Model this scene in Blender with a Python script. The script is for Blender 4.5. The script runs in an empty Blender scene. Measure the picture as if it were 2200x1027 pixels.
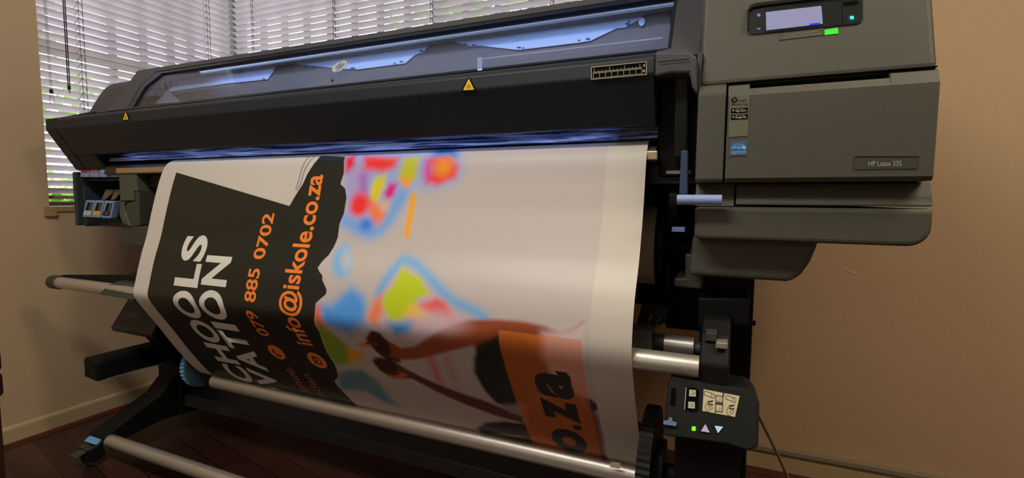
import bpy, bmesh, math, random
import numpy as np
from mathutils import Vector, Matrix

random.seed(7)
SC = bpy.context.scene
COL = SC.collection
PI = math.pi

# ------------------------------------------------------------------ camera
FPX = 1057.7
CAM_H = 0.95
ROT = np.array([[0.9170, -0.0378, 0.3969], [0.3978, 0.0701, -0.9148], [0.0067, 0.9968, 0.0793]])
_X = ROT[0] / np.linalg.norm(ROT[0]); _Y = ROT[1] - (ROT[1] @ _X) * _X; _Y /= np.linalg.norm(_Y)
ROT = np.array([_X, _Y, np.cross(_X, _Y)])
cd = bpy.data.cameras.new('camera'); cam = bpy.data.objects.new('camera', cd); COL.objects.link(cam)
cd.sensor_fit = 'HORIZONTAL'; cd.sensor_width = 36.0; cd.lens = FPX / 2200 * 36.0
cd.clip_start = 0.02; cd.clip_end = 200
cam.matrix_world = Matrix(((ROT[0][0], ROT[0][1], ROT[0][2], 0), (ROT[1][0], ROT[1][1], ROT[1][2], 0),
                           (ROT[2][0], ROT[2][1], ROT[2][2], CAM_H), (0, 0, 0, 1)))
SC.camera = cam

# ------------------------------------------------------------------ world: overcast daylight over garden green
W = bpy.data.worlds.new('daylight'); SC.world = W; W.use_nodes = True
nt = W.node_tree; nt.nodes.clear()
wo = nt.nodes.new('ShaderNodeOutputWorld'); bg = nt.nodes.new('ShaderNodeBackground')
tc = nt.nodes.new('ShaderNodeTexCoord'); sep = nt.nodes.new('ShaderNodeSeparateXYZ')
nt.links.new(tc.outputs['Generated'], sep.inputs[0])
ramp = nt.nodes.new('ShaderNodeValToRGB')
mr = nt.nodes.new('ShaderNodeMapRange'); mr.inputs[1].default_value = -1; mr.inputs[2].default_value = 1
nt.links.new(sep.outputs['Z'], mr.inputs[0]); nt.links.new(mr.outputs[0], ramp.inputs[0])
cr = ramp.color_ramp
cr.elements[0].position = 0.0; cr.elements[0].color = (0.50, 0.44, 0.44, 1)
cr.elements[1].position = 1.0; cr.elements[1].color = (0.62, 0.70, 1.0, 1)
e = cr.elements.new(0.48); e.color = (0.50, 0.44, 0.44, 1)
e = cr.elements.new(0.56); e.color = (0.80, 0.84, 1.0, 1)
noise = nt.nodes.new('ShaderNodeTexNoise'); noise.inputs['Scale'].default_value = 16; noise.inputs['Detail'].default_value = 3
nt.links.new(tc.outputs['Generated'], noise.inputs['Vector'])
nr = nt.nodes.new('ShaderNodeValToRGB'); nt.links.new(noise.outputs[0], nr.inputs[0])
nr.color_ramp.elements[0].position = 0.44; nr.color_ramp.elements[0].color = (0, 0, 0, 1)
nr.color_ramp.elements[1].position = 0.60; nr.color_ramp.elements[1].color = (1, 1, 1, 1)
zr = nt.nodes.new('ShaderNodeMapRange'); zr.inputs[1].default_value = 0.34; zr.inputs[2].default_value = -0.05
zr.inputs[3].default_value = 0.15; zr.inputs[4].default_value = 1
nt.links.new(sep.outputs['Z'], zr.inputs[0])
mu = nt.nodes.new('ShaderNodeMath'); mu.operation = 'MULTIPLY'
nt.links.new(nr.outputs[0], mu.inputs[0]); nt.links.new(zr.outputs[0], mu.inputs[1])
mx = nt.nodes.new('ShaderNodeMixRGB'); mx.inputs[2].default_value = (0.16, 0.30, 0.05, 1)
nt.links.new(mu.outputs[0], mx.inputs[0]); nt.links.new(ramp.outputs[0], mx.inputs[1])
nt.links.new(mx.outputs[0], bg.inputs[0]); bg.inputs[1].default_value = 10.5
nt.links.new(bg.outputs[0], wo.inputs[0])

SC.view_settings.view_transform = 'Standard'; SC.view_settings.look = 'None'
SC.view_settings.gamma = 1.0; SC.view_settings.use_curve_mapping = False
SC.view_settings.exposure = -0.12

def area_light(name, loc, target, size, size_y, power, color):
    l = bpy.data.lights.new(name, 'AREA'); l.shape = 'RECTANGLE'; l.size = size; l.size_y = size_y
    l.energy = power; l.color = color
    o = bpy.data.objects.new(name, l); COL.objects.link(o); o.location = loc
    o.rotation_euler = (Vector(target) - Vector(loc)).to_track_quat('-Z', 'Y').to_euler()
    return o
# low-powered sun behind the garden trees, it dapples the blinds
sl_ = bpy.data.lights.new('sun', 'SUN'); sl_.energy = 5.0; sl_.angle = math.radians(1.5); sl_.color = (1.0, 0.95, 0.95)
so_ = bpy.data.objects.new('sun', sl_); COL.objects.link(so_); so_.rotation_euler = Vector((.72, -.52, -.62)).to_track_quat('-Z', 'Y').to_euler()
# ceiling lamp of the room (the fitting itself is built below), warm
area_light('ceiling_lamp_light', (1.25, 0.55, 2.50), (1.25, 0.56, 0), 1.1, 0.3, 31, (1.0, 0.83, 0.62))
# second, neutral ceiling lamp, added out of view for more light from above
area_light('ceiling_lamp_light', (-0.9, -0.20, 2.50), (-0.9, -0.19, 0), 1.1, 0.3, 36, (1.0, 0.94, 0.86))
# fill light added behind the camera, dressed as an unseen window
area_light('rear_fill_light', (-0.9, -2.5, 1.75), (-0.9, 1.0, 1.3), 2.2, 1.2, 7, (0.95, 0.95, 1.0))

# ------------------------------------------------------------------ geometry of the view: a pixel and a plane give a place
def ray(px, py):
    return ROT @ np.array([px - 1100, -(py - 513.5), -FPX])
CO = np.array([0, 0, CAM_H])
def onY(px, py, y):
    d = ray(px, py); return CO + d * (y / d[1])
def onX(px, py, x):
    d = ray(px, py); return CO + d * (x / d[0])
def onPf(px, py, a, b):
    d = ray(px, py); n = np.array([0, -(b[1] - a[1]), b[0] - a[0]])
    return CO + d * ((n @ (np.array([0, a[0], a[1]]) - CO)) / (n @ d))

# ------------------------------------------------------------------ materials (all procedural)
def lin(c):
    return tuple(((v / 255) / 12.92 if v / 255 <= 0.04045 else (((v / 255) + 0.055) / 1.055) ** 2.4) for v in c)
MATS = {}
def mat(name, rgb, rough=0.5, metal=0.0, bump=0.0, bscale=300, spec=0.5, var=0.0, vscale=4, emit=None, estr=0, trans=0.0, coat=0.0, raw=False):
    if name in MATS: return MATS[name]
    m = bpy.data.materials.new(name); m.use_nodes = True; n = m.node_tree.nodes; L = m.node_tree.links
    b = n['Principled BSDF']; c = tuple(rgb) if raw else lin(rgb)
    b.inputs['Base Color'].default_value = (*c, 1); b.inputs['Roughness'].default_value = rough
    b.inputs['Metallic'].default_value = metal; b.inputs['Specular IOR Level'].default_value = spec
    if coat: b.inputs['Coat Weight'].default_value = coat; b.inputs['Coat Roughness'].default_value = 0.08
    t = n.new('ShaderNodeTexCoord')
    if bump:
        x = n.new('ShaderNodeTexNoise'); x.inputs['Scale'].default_value = bscale; x.inputs['Detail'].default_value = 2
        L.new(t.outputs['Object'], x.inputs['Vector'])
        bp = n.new('ShaderNodeBump'); bp.inputs['Strength'].default_value = bump; bp.inputs['Distance'].default_value = 0.002
        L.new(x.outputs[0], bp.inputs['Height']); L.new(bp.outputs[0], b.inputs['Normal'])
    if var:
        x = n.new('ShaderNodeTexNoise'); x.inputs['Scale'].default_value = vscale; x.inputs['Detail'].default_value = 5
        L.new(t.outputs['Object'], x.inputs['Vector'])
        r = n.new('ShaderNodeValToRGB'); L.new(x.outputs[0], r.inputs[0])
        r.color_ramp.elements[0].position = 0.3; r.color_ramp.elements[1].position = 0.7
        r.color_ramp.elements[0].color = (*[v * (1 - var) for v in c], 1)
        r.color_ramp.elements[1].color = (*[min(1, v * (1 + var)) for v in c], 1)
        L.new(r.outputs[0], b.inputs['Base Color'])
    if emit: b.inputs['Emission Color'].default_value = (*lin(emit), 1); b.inputs['Emission Strength'].default_value = estr
    if trans:
        o = n['Material Output']; tr = n.new('ShaderNodeBsdfTranslucent'); tr.inputs[0].default_value = (*c, 1)
        mxs = n.new('ShaderNodeMixShader'); mxs.inputs[0].default_value = trans
        L.new(b.outputs[0], mxs.inputs[1]); L.new(tr.outputs[0], mxs.inputs[2]); L.new(mxs.outputs[0], o.inputs[0])
    MATS[name] = m; return m
def glass_mat(name, tint, refl):
    m = bpy.data.materials.new(name); m.use_nodes = True; n = m.node_tree.nodes; L = m.node_tree.links
    n.remove(n['Principled BSDF']); o = n['Material Output']
    t = n.new('ShaderNodeBsdfTransparent'); t.inputs[0].default_value = (*tint, 1)
    g = n.new('ShaderNodeBsdfGlossy'); g.inputs['Roughness'].default_value = 0.03
    f = n.new('ShaderNodeLayerWeight'); f.inputs[0].default_value = 0.5
    pw = n.new('ShaderNodeMath'); pw.operation = 'POWER'; pw.inputs[1].default_value = 4.0; L.new(f.outputs['Facing'], pw.inputs[0])
    ma = n.new('ShaderNodeMath'); ma.operation = 'MULTIPLY_ADD'; ma.inputs[1].default_value = 0.6; ma.inputs[2].default_value = ((refl - 1) / (refl + 1)) ** 2; L.new(pw.outputs[0], ma.inputs[0])
    x = n.new('ShaderNodeMixShader'); L.new(ma.outputs[0], x.inputs[0]); L.new(t.outputs[0], x.inputs[1]); L.new(g.outputs[0], x.inputs[2])
    L.new(x.outputs[0], o.inputs[0]); return m

M_HOUSE = mat('grey_textured_plastic', (80, 81, 71), 0.55, bump=0.25, bscale=900, var=0.05, vscale=3)
M_LID = mat('lid_grey_plastic', (68, 70, 76), 0.5, bump=0.2, bscale=900)
M_FASC = mat('fascia_dark_plastic', (32, 39, 46), 0.5, bump=0.2, bscale=900, spec=0.35)
M_DARK = mat('dark_plastic', (34, 37, 34), 0.5, bump=0.15, bscale=700, spec=0.3)
M_BLACK = mat('black_plastic', (12, 13, 13), 0.6, spec=0.25)
M_RUB = mat('black_rubber', (26, 26, 26), 0.7)
M_GAP = mat('gap_black', (4, 4, 4), 0.9, spec=0.1)
M_ALU = mat('brushed_aluminium', (205, 200, 188), 0.38, metal=0.75, bump=0.1, bscale=500)
M_STEEL = mat('polished_steel', (190, 195, 205), 0.12, metal=1.0)
M_BLUE = mat('blue_plastic', (120, 150, 205), 0.45)
M_TEAL = mat('dark_teal_plastic', (58, 86, 96), 0.5)
M_WALL = mat('tan_wall_paint', (186, 160, 128), 0.75, bump=0.35, bscale=60, var=0.05, vscale=1.2)
M_SKIRT = mat('cream_skirting_paint', (180, 160, 122), 0.5, var=0.06, vscale=5)
M_CEIL = mat('ceiling_paint', (225, 220, 210), 0.8)
M_TAN = mat('platen_metal', (190, 170, 130), 0.35, metal=0.5)
M_YEL = mat('warning_yellow', (236, 196, 20), 0.5)
M_WHITE = mat('label_white', (220, 214, 196), 0.6)
M_CREAM = mat('label_cream', (205, 196, 160), 0.6)

# ------------------------------------------------------------------ mesh helpers
def new_bm(): return bmesh.new()
def add_poly_prism(bm, pts, vec):
    """pts: 3-D outline, vec: extrusion vector"""
    a = [bm.verts.new(Vector(p)) for p in pts]; b = [bm.verts.new(Vector(p) + Vector(vec)) for p in pts]
    n = len(a)
    bm.faces.new(a); bm.faces.new(list(reversed(b)))
    for i in range(n):
        j = (i + 1) % n; bm.faces.new((a[j], a[i], b[i], b[j]))
def add_box(bm, x0, x1, y0, y1, z0, z1):
    add_poly_prism(bm, [(x0, y0, z0), (x1, y0, z0), (x1, y1, z0), (x0, y1, z0)], (0, 0, z1 - z0))
def add_yz(bm, prof, x0, x1):
    add_poly_prism(bm, [(x0, y, z) for y, z in prof], (x1 - x0, 0, 0))
def add_xz(bm, prof, y0, y1):
    add_poly_prism(bm, [(x, y0, z) for x, z in prof], (0, y1 - y0, 0))
def add_xy(bm, prof, z0, z1):
    add_poly_prism(bm, [(x, y, z0) for x, y in prof], (0, 0, z1 - z0))
def add_cyl(bm, p0, p1, r, seg=32, r1=None, cap=True):
    p0 = Vector(p0); p1 = Vector(p1); d = p1 - p0
    q = d.to_track_quat('Z', 'Y').to_matrix().to_4x4()
    bmesh.ops.create_cone(bm, cap_ends=cap, segments=seg, radius1=r, radius2=r if r1 is None else r1, depth=d.length,
                          matrix=Matrix.Translation((p0 + p1) / 2) @ q)
def add_tube_path(bm, pts, r, seg=10, cap=True):
    pts = [Vector(p) for p in pts]; rings = []
    for i, p in enumerate(pts):
        d = (pts[min(i + 1, len(pts) - 1)] - pts[max(i - 1, 0)]).normalized()
        u = d.orthogonal().normalized() if i == 0 else (u - d * u.dot(d)).normalized()
        v = d.cross(u)
        rings.append([bm.verts.new(p + (u * math.cos(2 * PI * k / seg) + v * math.sin(2 * PI * k / seg)) * r) for k in range(seg)])
    for a, b in zip(rings, rings[1:]):
        for k in range(seg):
            bm.faces.new((a[k], a[(k + 1) % seg], b[(k + 1) % seg], b[k]))
    if cap: bm.faces.new(list(reversed(rings[0]))); bm.faces.new(rings[-1])
def obj(name, bm, m, parent=None, bevel=0.0, smooth=False, seg=2):
    bmesh.ops.recalc_face_normals(bm, faces=bm.faces)
    me = bpy.data.meshes.new(name); bm.to_mesh(me); bm.free()
    o = bpy.data.objects.new(name, me); COL.objects.link(o)
    for x in (m if isinstance(m, list) else [m]): me.materials.append(x)
    if parent is not None: o.parent = parent; o.matrix_parent_inverse = PARENT_INV(parent)
    if smooth:
        for p in me.polygons: p.use_smooth = True
        try: me.set_sharp_from_angle(angle=math.radians(35))
        except Exception: pass
    if bevel:
        b = o.modifiers.new('bevel', 'BEVEL'); b.width = bevel; b.segments = seg; b.limit_method = 'ANGLE'; b.angle_limit = math.radians(30)
    return o
def PARENT_INV(p):
    return Matrix.Translation(-p.location) if p.type == 'EMPTY' else Matrix.Identity(4)
def thing(name, label, cat, loc=(0, 0, 0), group=None):
    o = bpy.data.objects.new(name, None); COL.objects.link(o); o.location = loc; o.empty_display_size = 0.05
    o['label'] = label; o['category'] = cat
    if group: o['group'] = group
    return o
def tag(o, label, cat, group=None):
    o['label'] = label; o['category'] = cat
    if group: o['group'] = group
    return o
def struct(name, bm, m, bevel=0.0):
    o = obj(name, bm, m, None, bevel); o['kind'] = 'structure'; return o
def plane_n(a, b):
    """camera-side unit normal of the plane through X and the profile segment a-b"""
    n = np.array([0, -(b[1] - a[1]), b[0] - a[0]], float); n /= np.linalg.norm(n)
    if n[1] > 0: n = -n
    return n
def decal_bm(bm, px, a, b, off=0.0004, th=0.0006):
    n = plane_n(a, b); pts = [onPf(x, y, a, b) + n * off for x, y in px]
    add_poly_prism(bm, [tuple(p) for p in pts], tuple(n * th))
def decal(name, px, a, b, m, parent, off=0.0004, th=0.0006):
    bm = new_bm(); decal_bm(bm, px, a, b, off, th); return obj(name, bm, m, parent)
def text_mesh(body, bold=0.0, spacing=1.0, ext=0.0, italic=0.0):
    c = bpy.data.curves.new('t', 'FONT'); c.body = body; c.size = 1.0; c.offset = bold; c.space_character = spacing; c.shear = italic
    c.resolution_u = 6; c.extrude = ext
    o = bpy.data.objects.new('t', c); COL.objects.link(o); bpy.context.view_layer.update()
    dg = bpy.context.evaluated_depsgraph_get(); me = bpy.data.meshes.new_from_object(o.evaluated_get(dg))
    bpy.data.objects.remove(o); bpy.data.curves.remove(c)
    bm = new_bm(); bm.from_mesh(me); bpy.data.meshes.remove(me)
    xs = [v.co.x for v in bm.verts]; ys = [v.co.y for v in bm.verts]
    return bm, (min(xs), max(xs), min(ys), max(ys))
def text_on_quad(name, body, tl, tr, bl, m, parent, bold=0.0, th=0.0006, italic=0.0):
    """fit a line of text into the parallelogram given by three world corners"""
    bm, (x0, x1, y0, y1) = text_mesh(body, bold, 1.0, 0.0, italic)
    tl, tr, bl = map(Vector, (tl, tr, bl)); n = (tr - tl).cross(tl - bl).normalized()
    for v in bm.verts:
        s = (v.co.x - x0) / (x1 - x0); t = (v.co.y - y0) / (y1 - y0)
        v.co = bl + (tr - tl) * s + (tl - bl) * t + n * (th)
    return obj(name, bm, m, parent)
def text_px(name, body, px, a, b, m, parent, bold=0.0, off=0.0012, italic=0.0):
    n = plane_n(a, b); q = [onPf(x, y, a, b) + n * off for x, y in px]
    return text_on_quad(name, body, q[0], q[1], q[2], m, parent, bold, 0.0003, italic)

# ================================================================== the room
XW, YW = -2.49, 1.905            # left wall, back wall
XE, YF, ZC = 2.4, -2.6, 2.62
m = bpy.data.materials.new('dark_wood_floor'); m.use_nodes = True
n = m.node_tree.nodes; L = m.node_tree.links; b = n['Principled BSDF']
t = n.new('ShaderNodeTexCoord'); mp = n.new('ShaderNodeMapping'); L.new(t.outputs['Object'], mp.inputs[0])
mp.inputs['Rotation'].default_value = (0, 0, math.radians(12))
br = n.new('ShaderNodeTexBrick'); L.new(mp.outputs[0], br.inputs[0])
br.inputs['Color1'].default_value = (*lin((86, 50, 40)), 1); br.inputs['Color2'].default_value = (*lin((58, 33, 27)), 1)
br.inputs['Mortar'].default_value = (*lin((18, 9, 7)), 1); br.inputs['Scale'].default_value = 1
br.inputs['Brick Width'].default_value = 0.9; br.inputs['Row Height'].default_value = 0.085; br.inputs['Mortar Size'].default_value = 0.0015
nz = n.new('ShaderNodeTexNoise'); nz.inputs['Scale'].default_value = 9
mp2 = n.new('ShaderNodeMapping'); mp2.inputs['Scale'].default_value = (1, 9, 1); L.new(mp.outputs[0], mp2.inputs[0]); L.new(mp2.outputs[0], nz.inputs['Vector'])
mxr = n.new('ShaderNodeMixRGB'); mxr.blend_type = 'MULTIPLY'; mxr.inputs[0].default_value = 0.6
L.new(br.outputs[0], mxr.inputs[1]); L.new(nz.outputs[0], mxr.inputs[2]); L.new(mxr.outputs[0], b.inputs['Base Color'])
b.inputs['Roughness'].default_value = 0.32
M_FLOOR = m
M_REDWOOD = mat('red_wood_beading', (74, 26, 18), 0.4, var=0.2, vscale=14)

bm = new_bm(); add_box(bm, XW - .12, XE + .12, YF - .12, YW + .12, -.1, 0); struct('floor', bm, M_FLOOR)
bm = new_bm(); add_box(bm, XW - .12, XE + .12, YF - .12, YW + .12, ZC, ZC + .1); struct('ceiling', bm, M_CEIL)
WZ0, WZ1 = 0.90, 2.25           # window sill and head
WY0 = 1.075                     # window jamb on the left wall
bm = new_bm()
add_box(bm, XW - .12, XW, YF, WY0, 0, ZC); add_box(bm, XW - .12, XW, WY0, YW + .12, 0, WZ0); add_box(bm, XW - .12, XW, WY0, YW + .12, WZ1, ZC)
struct('wall_left', bm, M_WALL)
WXE = -0.47
bm = new_bm()
add_box(bm, WXE, XE, YW, YW + .12, 0, ZC); add_box(bm, XW, WXE, YW, YW + .12, 0, WZ0); add_box(bm, XW, WXE, YW, YW + .12, WZ1, ZC)
struct('wall_back', bm, M_WALL)
bm = new_bm(); add_box(bm, XE, XE + .12, YF, YW, 0, ZC); struct('wall_right', bm, M_WALL)
bm = new_bm(); add_box(bm, XW - .12, XE + .12, YF - .12, YF, 0, ZC); struct('wall_front', bm, M_WALL)

# the two windows that meet in the corner: steel casements with glass
M_FRAME = mat('window_frame_grey', (92, 88, 92), 0.5, metal=0.2)
M_PANE = glass_mat('window_pane', (0.93, 0.95, 0.96), 1.45)
w1 = thing('window_1', 'x', 'window'); del w1['label']; del w1['category']; w1['kind'] = 'structure'
bm = new_bm()
yb = [1.075, 1.384, 1.516, 1.644, 1.746, 1.93]
for y in yb: add_box(bm, XW - .115, XW - .085, y - .011, y + .011, WZ0, WZ1)
for z in (WZ0 + .015, 1.56, WZ1 - .015): add_box(bm, XW - .112, XW - .088, WY0, 1.93, z - .015, z + .015)
obj('window_frame', bm, M_FRAME, w1)
bm = new_bm(); add_box(bm, XW - .102, XW - .098, WY0, 1.93, WZ0, WZ1); obj('pane', bm, M_PANE, w1)
w2 = thing('window_2', 'x', 'window'); del w2['label']; del w2['category']; w2['kind'] = 'structure'
bm = new_bm()
for k in range(14):
    x = XW - .03 + k * (WXE - XW + .03) / 13; add_box(bm, x - .011, x + .011, YW + .085, YW + .115, WZ0, WZ1)
for z in (WZ0 + .015, 1.56, WZ1 - .015): add_box(bm, XW - .04, WXE, YW + .088, YW + .112, z - .015, z + .015)
obj('window_frame', bm, M_FRAME, w2)
bm = new_bm(); add_box(bm, XW - .04, WXE, YW + .098, YW + .102, WZ0, WZ1); obj('pane', bm, M_PANE, w2)
bm = new_bm(); add_box(bm, XW - .115, XW - .06, YW + .06, YW + .115, WZ0, WZ1); struct('trim_1', bm, M_FRAME)
# timber sills
M_SILL = mat('timber_sill', (168, 136, 84), 0.55, var=0.15, vscale=10)
bm = new_bm(); add_box(bm, XW - .085, XW + .006, WY0 - .02, YW + .005, WZ0 - .012, WZ0 + .012)
add_box(bm, XW, XW + .012, WY0 - .02, WY0 + .02, WZ0 - .03, WZ0 - .012)
struct('trim_2', bm, M_SILL, .003)
bm = new_bm(); add_box(bm, XW + .01, WXE + .02, YW - .006, YW + .085, WZ0 - .012, WZ0 + .012); struct('trim_3', bm, M_SILL, .003)
# unseen window frame added to go with the rear fill light
w3 = thing('fill_light_frame', 'x', 'window'); del w3['label']; del w3['category']; w3['kind'] = 'structure'
bm = new_bm()
for x in (-2.02, -.9, .22): add_box(bm, x - .02, x + .02, YF + .001, YF + .03, 1.13, 2.37)
for z in (1.13, 2.37): add_box(bm, -2.04, .24, YF + .001, YF + .03, z - .02, z + .02)
obj('window_frame', bm, M_FRAME, w3)
# skirtings: cream board, with dark red wood quarter round below
SK = [(0, 0.002), (0, .070), (.004, .072), (.013, .067), (.015, .060), (.015, .002)]
bm = new_bm(); add_poly_prism(bm, [(XW + d, YF, z) for d, z in SK], (0, YW - YF, 0)); struct('baseboard_left', bm, M_SKIRT)
bm = new_bm(); add_poly_prism(bm, [(XW + .02, YW - d, z) for d, z in SK], (XE - XW - .02, 0, 0)); struct('baseboard_back', bm, M_SKIRT)
QR = [(.0155, 0), (.0155, .010), (.022, .010), (.032, .008), (.040, .004), (.042, 0)]
bm = new_bm(); add_poly_prism(bm, [(XW + d, YF, z + .0005) for d, z in QR], (0, YW - YF, 0)); struct('trim_4', bm, M_REDWOOD)
bm = new_bm(); add_poly_prism(bm, [(XW + .03, YW - d, z + .0005) for d, z in QR], (XE - XW - .03, 0, 0)); struct('trim_5', bm, M_REDWOOD)

# cable trunking above the back skirting, right of the printer
M_TRUNK = mat('grey_trunking', (136, 126, 104), 0.5)
bm = new_bm(); add_box(bm, -.30, XE - .02, YW - .022, YW - .0005, .0735, .0925); tag(obj('cable_trunking', bm, M_TRUNK, None, .003), 'long grey cable trunking on the tan wall just above the skirting board', 'cable trunking')
# a chip in the plaster of the back wall
p = onY(1828, 582, YW)
bm = new_bm(); add_xz(bm, [(p[0] - .02, p[2] + .004), (p[0] + .002, p[2]), (p[0] + .02, p[2] - .004), (p[0] + .01, p[2] - .012), (p[0] - .004, p[2] - .006)], YW - .0012, YW + .004)
struct('trim_6', bm, mat('filler_patch', (205, 175, 140), 0.8), .001)

# ------------------------------------------------------------------ venetian blinds
M_SLAT = mat('mauve_slat', (214, 202, 208), 0.45, trans=0.22)
M_CORD = mat('blind_cord_dark', (42, 38, 44), 0.8)
M_CLEAR = glass_mat('clear_wand', (0.86, 0.86, 0.9), 1.5)
def slat_bm(bm, length_dir, p0, length, out_dir, z, w, theta, crown=.0025, th=.0011):
    """one curved slat; out_dir points to the outside; the room edge is the higher one"""
    N = 6; top = []; bot = []
    for k in range(N + 1):
        s = k / N - .5; h = crown * (1 - (2 * s) ** 2)
        o = s * w * math.cos(theta) + h * math.sin(theta); zz = -s * w * math.sin(theta) + h * math.cos(theta)
        top.append((o, zz)); bot.append((o - th * math.sin(theta), zz - th * math.cos(theta)))
    prof = top + bot[::-1]
    add_poly_prism(bm, [Vector(p0) + Vector(out_dir) * o + Vector((0, 0, z + zz)) for o, zz in prof], Vector(length_dir) * length)
def blind(name, label, p0, ldir, length, odir, theta, cords, ladder_z0, z_top, cordx_pull=None, pitch=.0312, w=.0355):
    t = thing(name, label, 'window blind', p0, 'venetian blinds at the corner windows')
    del t['group']
    bm = new_bm(); z = ladder_z0 + .03; k = 0
    while z < z_top - .03:
        slat_bm(bm, ldir, p0, length, odir, z, w, theta); z += pitch; k += 1
    obj('slats', bm, M_SLAT, t)
    ld, od = Vector(ldir), Vector(odir); P0 = Vector(p0)
    for c in cords:
        bm = new_bm()
        hw = w / 2 * math.cos(theta)
        for s in (-1, 1):
            q = P0 + ld * c + od * s * (hw + .002)
            add_cyl(bm, q + Vector((0, 0, ladder_z0)), q + Vector((0, 0, z_top)), .0010, 6)
        q = P0 + ld * (c + .014)
        add_cyl(bm, q + od * (-hw - .003) + Vector((0, 0, ladder_z0)), q + od * (-hw - .003) + Vector((0, 0, z_top)), .0010, 6)
        zz = ladder_z0 + .03
        while zz < z_top - .03:     # rungs under each slat
            a = P0 + ld * c - od * hw + Vector((0, 0, zz + w / 2 * math.sin(theta) - .002)); b_ = P0 + ld * c + od * hw + Vector((0, 0, zz - w / 2 * math.sin(theta) - .002))
            add_cyl(bm, a, b_, .0007, 5)
            # loose loop of the ladder in front of each slat
            add_tube_path(bm, [a + ld * .0 - od * .002, a + ld * .010 - od * .004 - Vector((0, 0, .010)), a + ld * .014 - od * .003 - Vector((0, 0, .020))], .0009, 5)
            zz += pitch
        obj('ladder_cord', bm, M_CORD, t)
    bm = new_bm()
    a = P0 + Vector((0, 0, ladder_z0 - .004)); hw = .016
    add_poly_prism(bm, [a - od * hw, a + od * hw, a + od * hw + Vector((0, 0, .014)), a - od * hw + Vector((0, 0, .014))], ld * length)
    obj('bottom_rail', bm, mat('blind_bottom_rail', (150, 112, 108), 0.4), t, .002)
    bm = new_bm(); a = P0 + Vector((0, 0, z_top - .02))
    add_poly_prism(bm, [a - od * .02, a + od * .02, a + od * .02 + Vector((0, 0, .035)), a - od * .02 + Vector((0, 0, .035))], ld * length)
    obj('head_rail', bm, M_SLAT, t)
    return t
XB = XW - .048
bl = blind('venetian_blind', 'mauve slatted venetian blind on the left wall window, with pull cord and clear wand', (XB, WY0 + .004, 0), (0, 1, 0), YW + .045 - WY0 - .02,
           (-1, 0, 0), math.radians(37), [.150, .715], .945, WZ1 - .03)
# pull cords ending in black tassels, clear tilt wand
pc = onX(153, 187, XW + .004)
bm = new_bm()
for d in (0, .006): add_cyl(bm, (XW - .012, pc[1] + d - .003, pc[2]), (XW - .012, pc[1] + d + .0, WZ1 - .02), .0022, 6)
o = obj('pull_cord', bm, M_CORD, bl)
bm = new_bm(); add_cyl(bm, (XW - .012, pc[1], pc[2] - .010), (XW - .012, pc[1], pc[2] + .006), .0055, 12); o2 = obj('tassel', bm, M_BLACK, o)
bm = new_bm(); add_tube_path(bm, [(XW - .012, pc[1], pc[2] - .010), (XW - .012, pc[1] + .002, pc[2] - .024)], .0015, 6); obj('cord_end', bm, M_CORD, o)
pw = onX(115, 198, XW + .004)
bm = new_bm(); add_cyl(bm, (XW - .012, pw[1], pw[2]), (XW - .012, pw[1] - .004, WZ1 - .02), .005, 10); o = obj('tilt_wand', bm, M_CLEAR, bl)
bm = new_bm(); add_cyl(bm, (XW - .012, pw[1], pw[2] - .004), (XW - .012, pw[1], pw[2] + .012), .006, 12); obj('wand_ferrule', bm, M_BLACK, o)
bm = new_bm(); add_cyl(bm, (XW - .012, pw[1], pw[2] - .045), (XW - .012, pw[1], pw[2] - .004), .010, 12, .007); obj('wand_grip', bm, M_CLEAR, o)
YB = YW + .048
bl2 = blind('venetian_blind', 'mauve slatted venetian blind on the back wall window, above the printer lid', (XB + .012, YB, 0), (1, 0, 0), WXE - XB - .012,
            (0, 1, 0), math.radians(24), [-2.382 - XB, -1.817 - XB, -1.257 - XB, -.69 - XB], .945, WZ1 - .03)

# ------------------------------------------------------------------ garden trees seen through the slats
def tree(label, cx_, cy_, r, z0, z1, nleaf, seed, size=.05):
    rnd = random.Random(seed); t = thing('tree', label, 'tree', (cx_, cy_, -.6), 'garden trees behind the blinds'); del t['group']
    bm = new_bm()
    clumps = [(cx_ + rnd.uniform(-r, r), cy_ + rnd.uniform(-r, r) * 1.2, rnd.uniform(z0, z1), rnd.uniform(.12, .38)) for _ in range(26)]
    for _ in range(nleaf):
        c = rnd.choice(clumps); d = Vector((rnd.gauss(0, 1), rnd.gauss(0, 1), rnd.gauss(0, 1))).normalized() * c[3] * rnd.random() ** .4
        p = Vector(c[:3]) + d; a = Vector((rnd.gauss(0, 1), rnd.gauss(0, 1), rnd.gauss(0, .6))).normalized(); b = a.orthogonal().normalized()
        s = size * rnd.uniform(.6, 1.4)
        bm.faces.new([bm.verts.new(p - a * s), bm.verts.new(p + b * s * .35), bm.verts.new(p + a * s), bm.verts.new(p - b * s * .35)])
    me = bpy.data.meshes.new('foliage'); bm.to_mesh(me); bm.free(); me.materials.append(mat('leaf_green', (120, 165, 60), .5, trans=.5, var=.3, vscale=2))
    o = bpy.data.objects.new('foliage', me); COL.objects.link(o); o.parent = t; o.matrix_parent_inverse = PARENT_INV(t)
    bm = new_bm(); add_tube_path(bm, [(cx_, cy_, -.6), (cx_ + .03, cy_ + .04, .6), (cx_ - .05, cy_, 1.6), (cx_, cy_ + .05, z1)], .06, 10)
    for k in range(7):
        c = clumps[k]; add_tube_path(bm, [(cx_, cy_, c[2] - .35), ((cx_ + c[0]) / 2, (cy_ + c[1]) / 2, c[2] - .1), c[:3]], .018, 6)
    obj('trunk', bm, mat('bark_grey_brown', (88, 74, 60), .8, var=.3, vscale=9), t)
tree('leafy green tree outside the left window, glimpsed between the slats', -3.9, 1.05, .55, .5, 3.2, 3600, 5)
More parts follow.
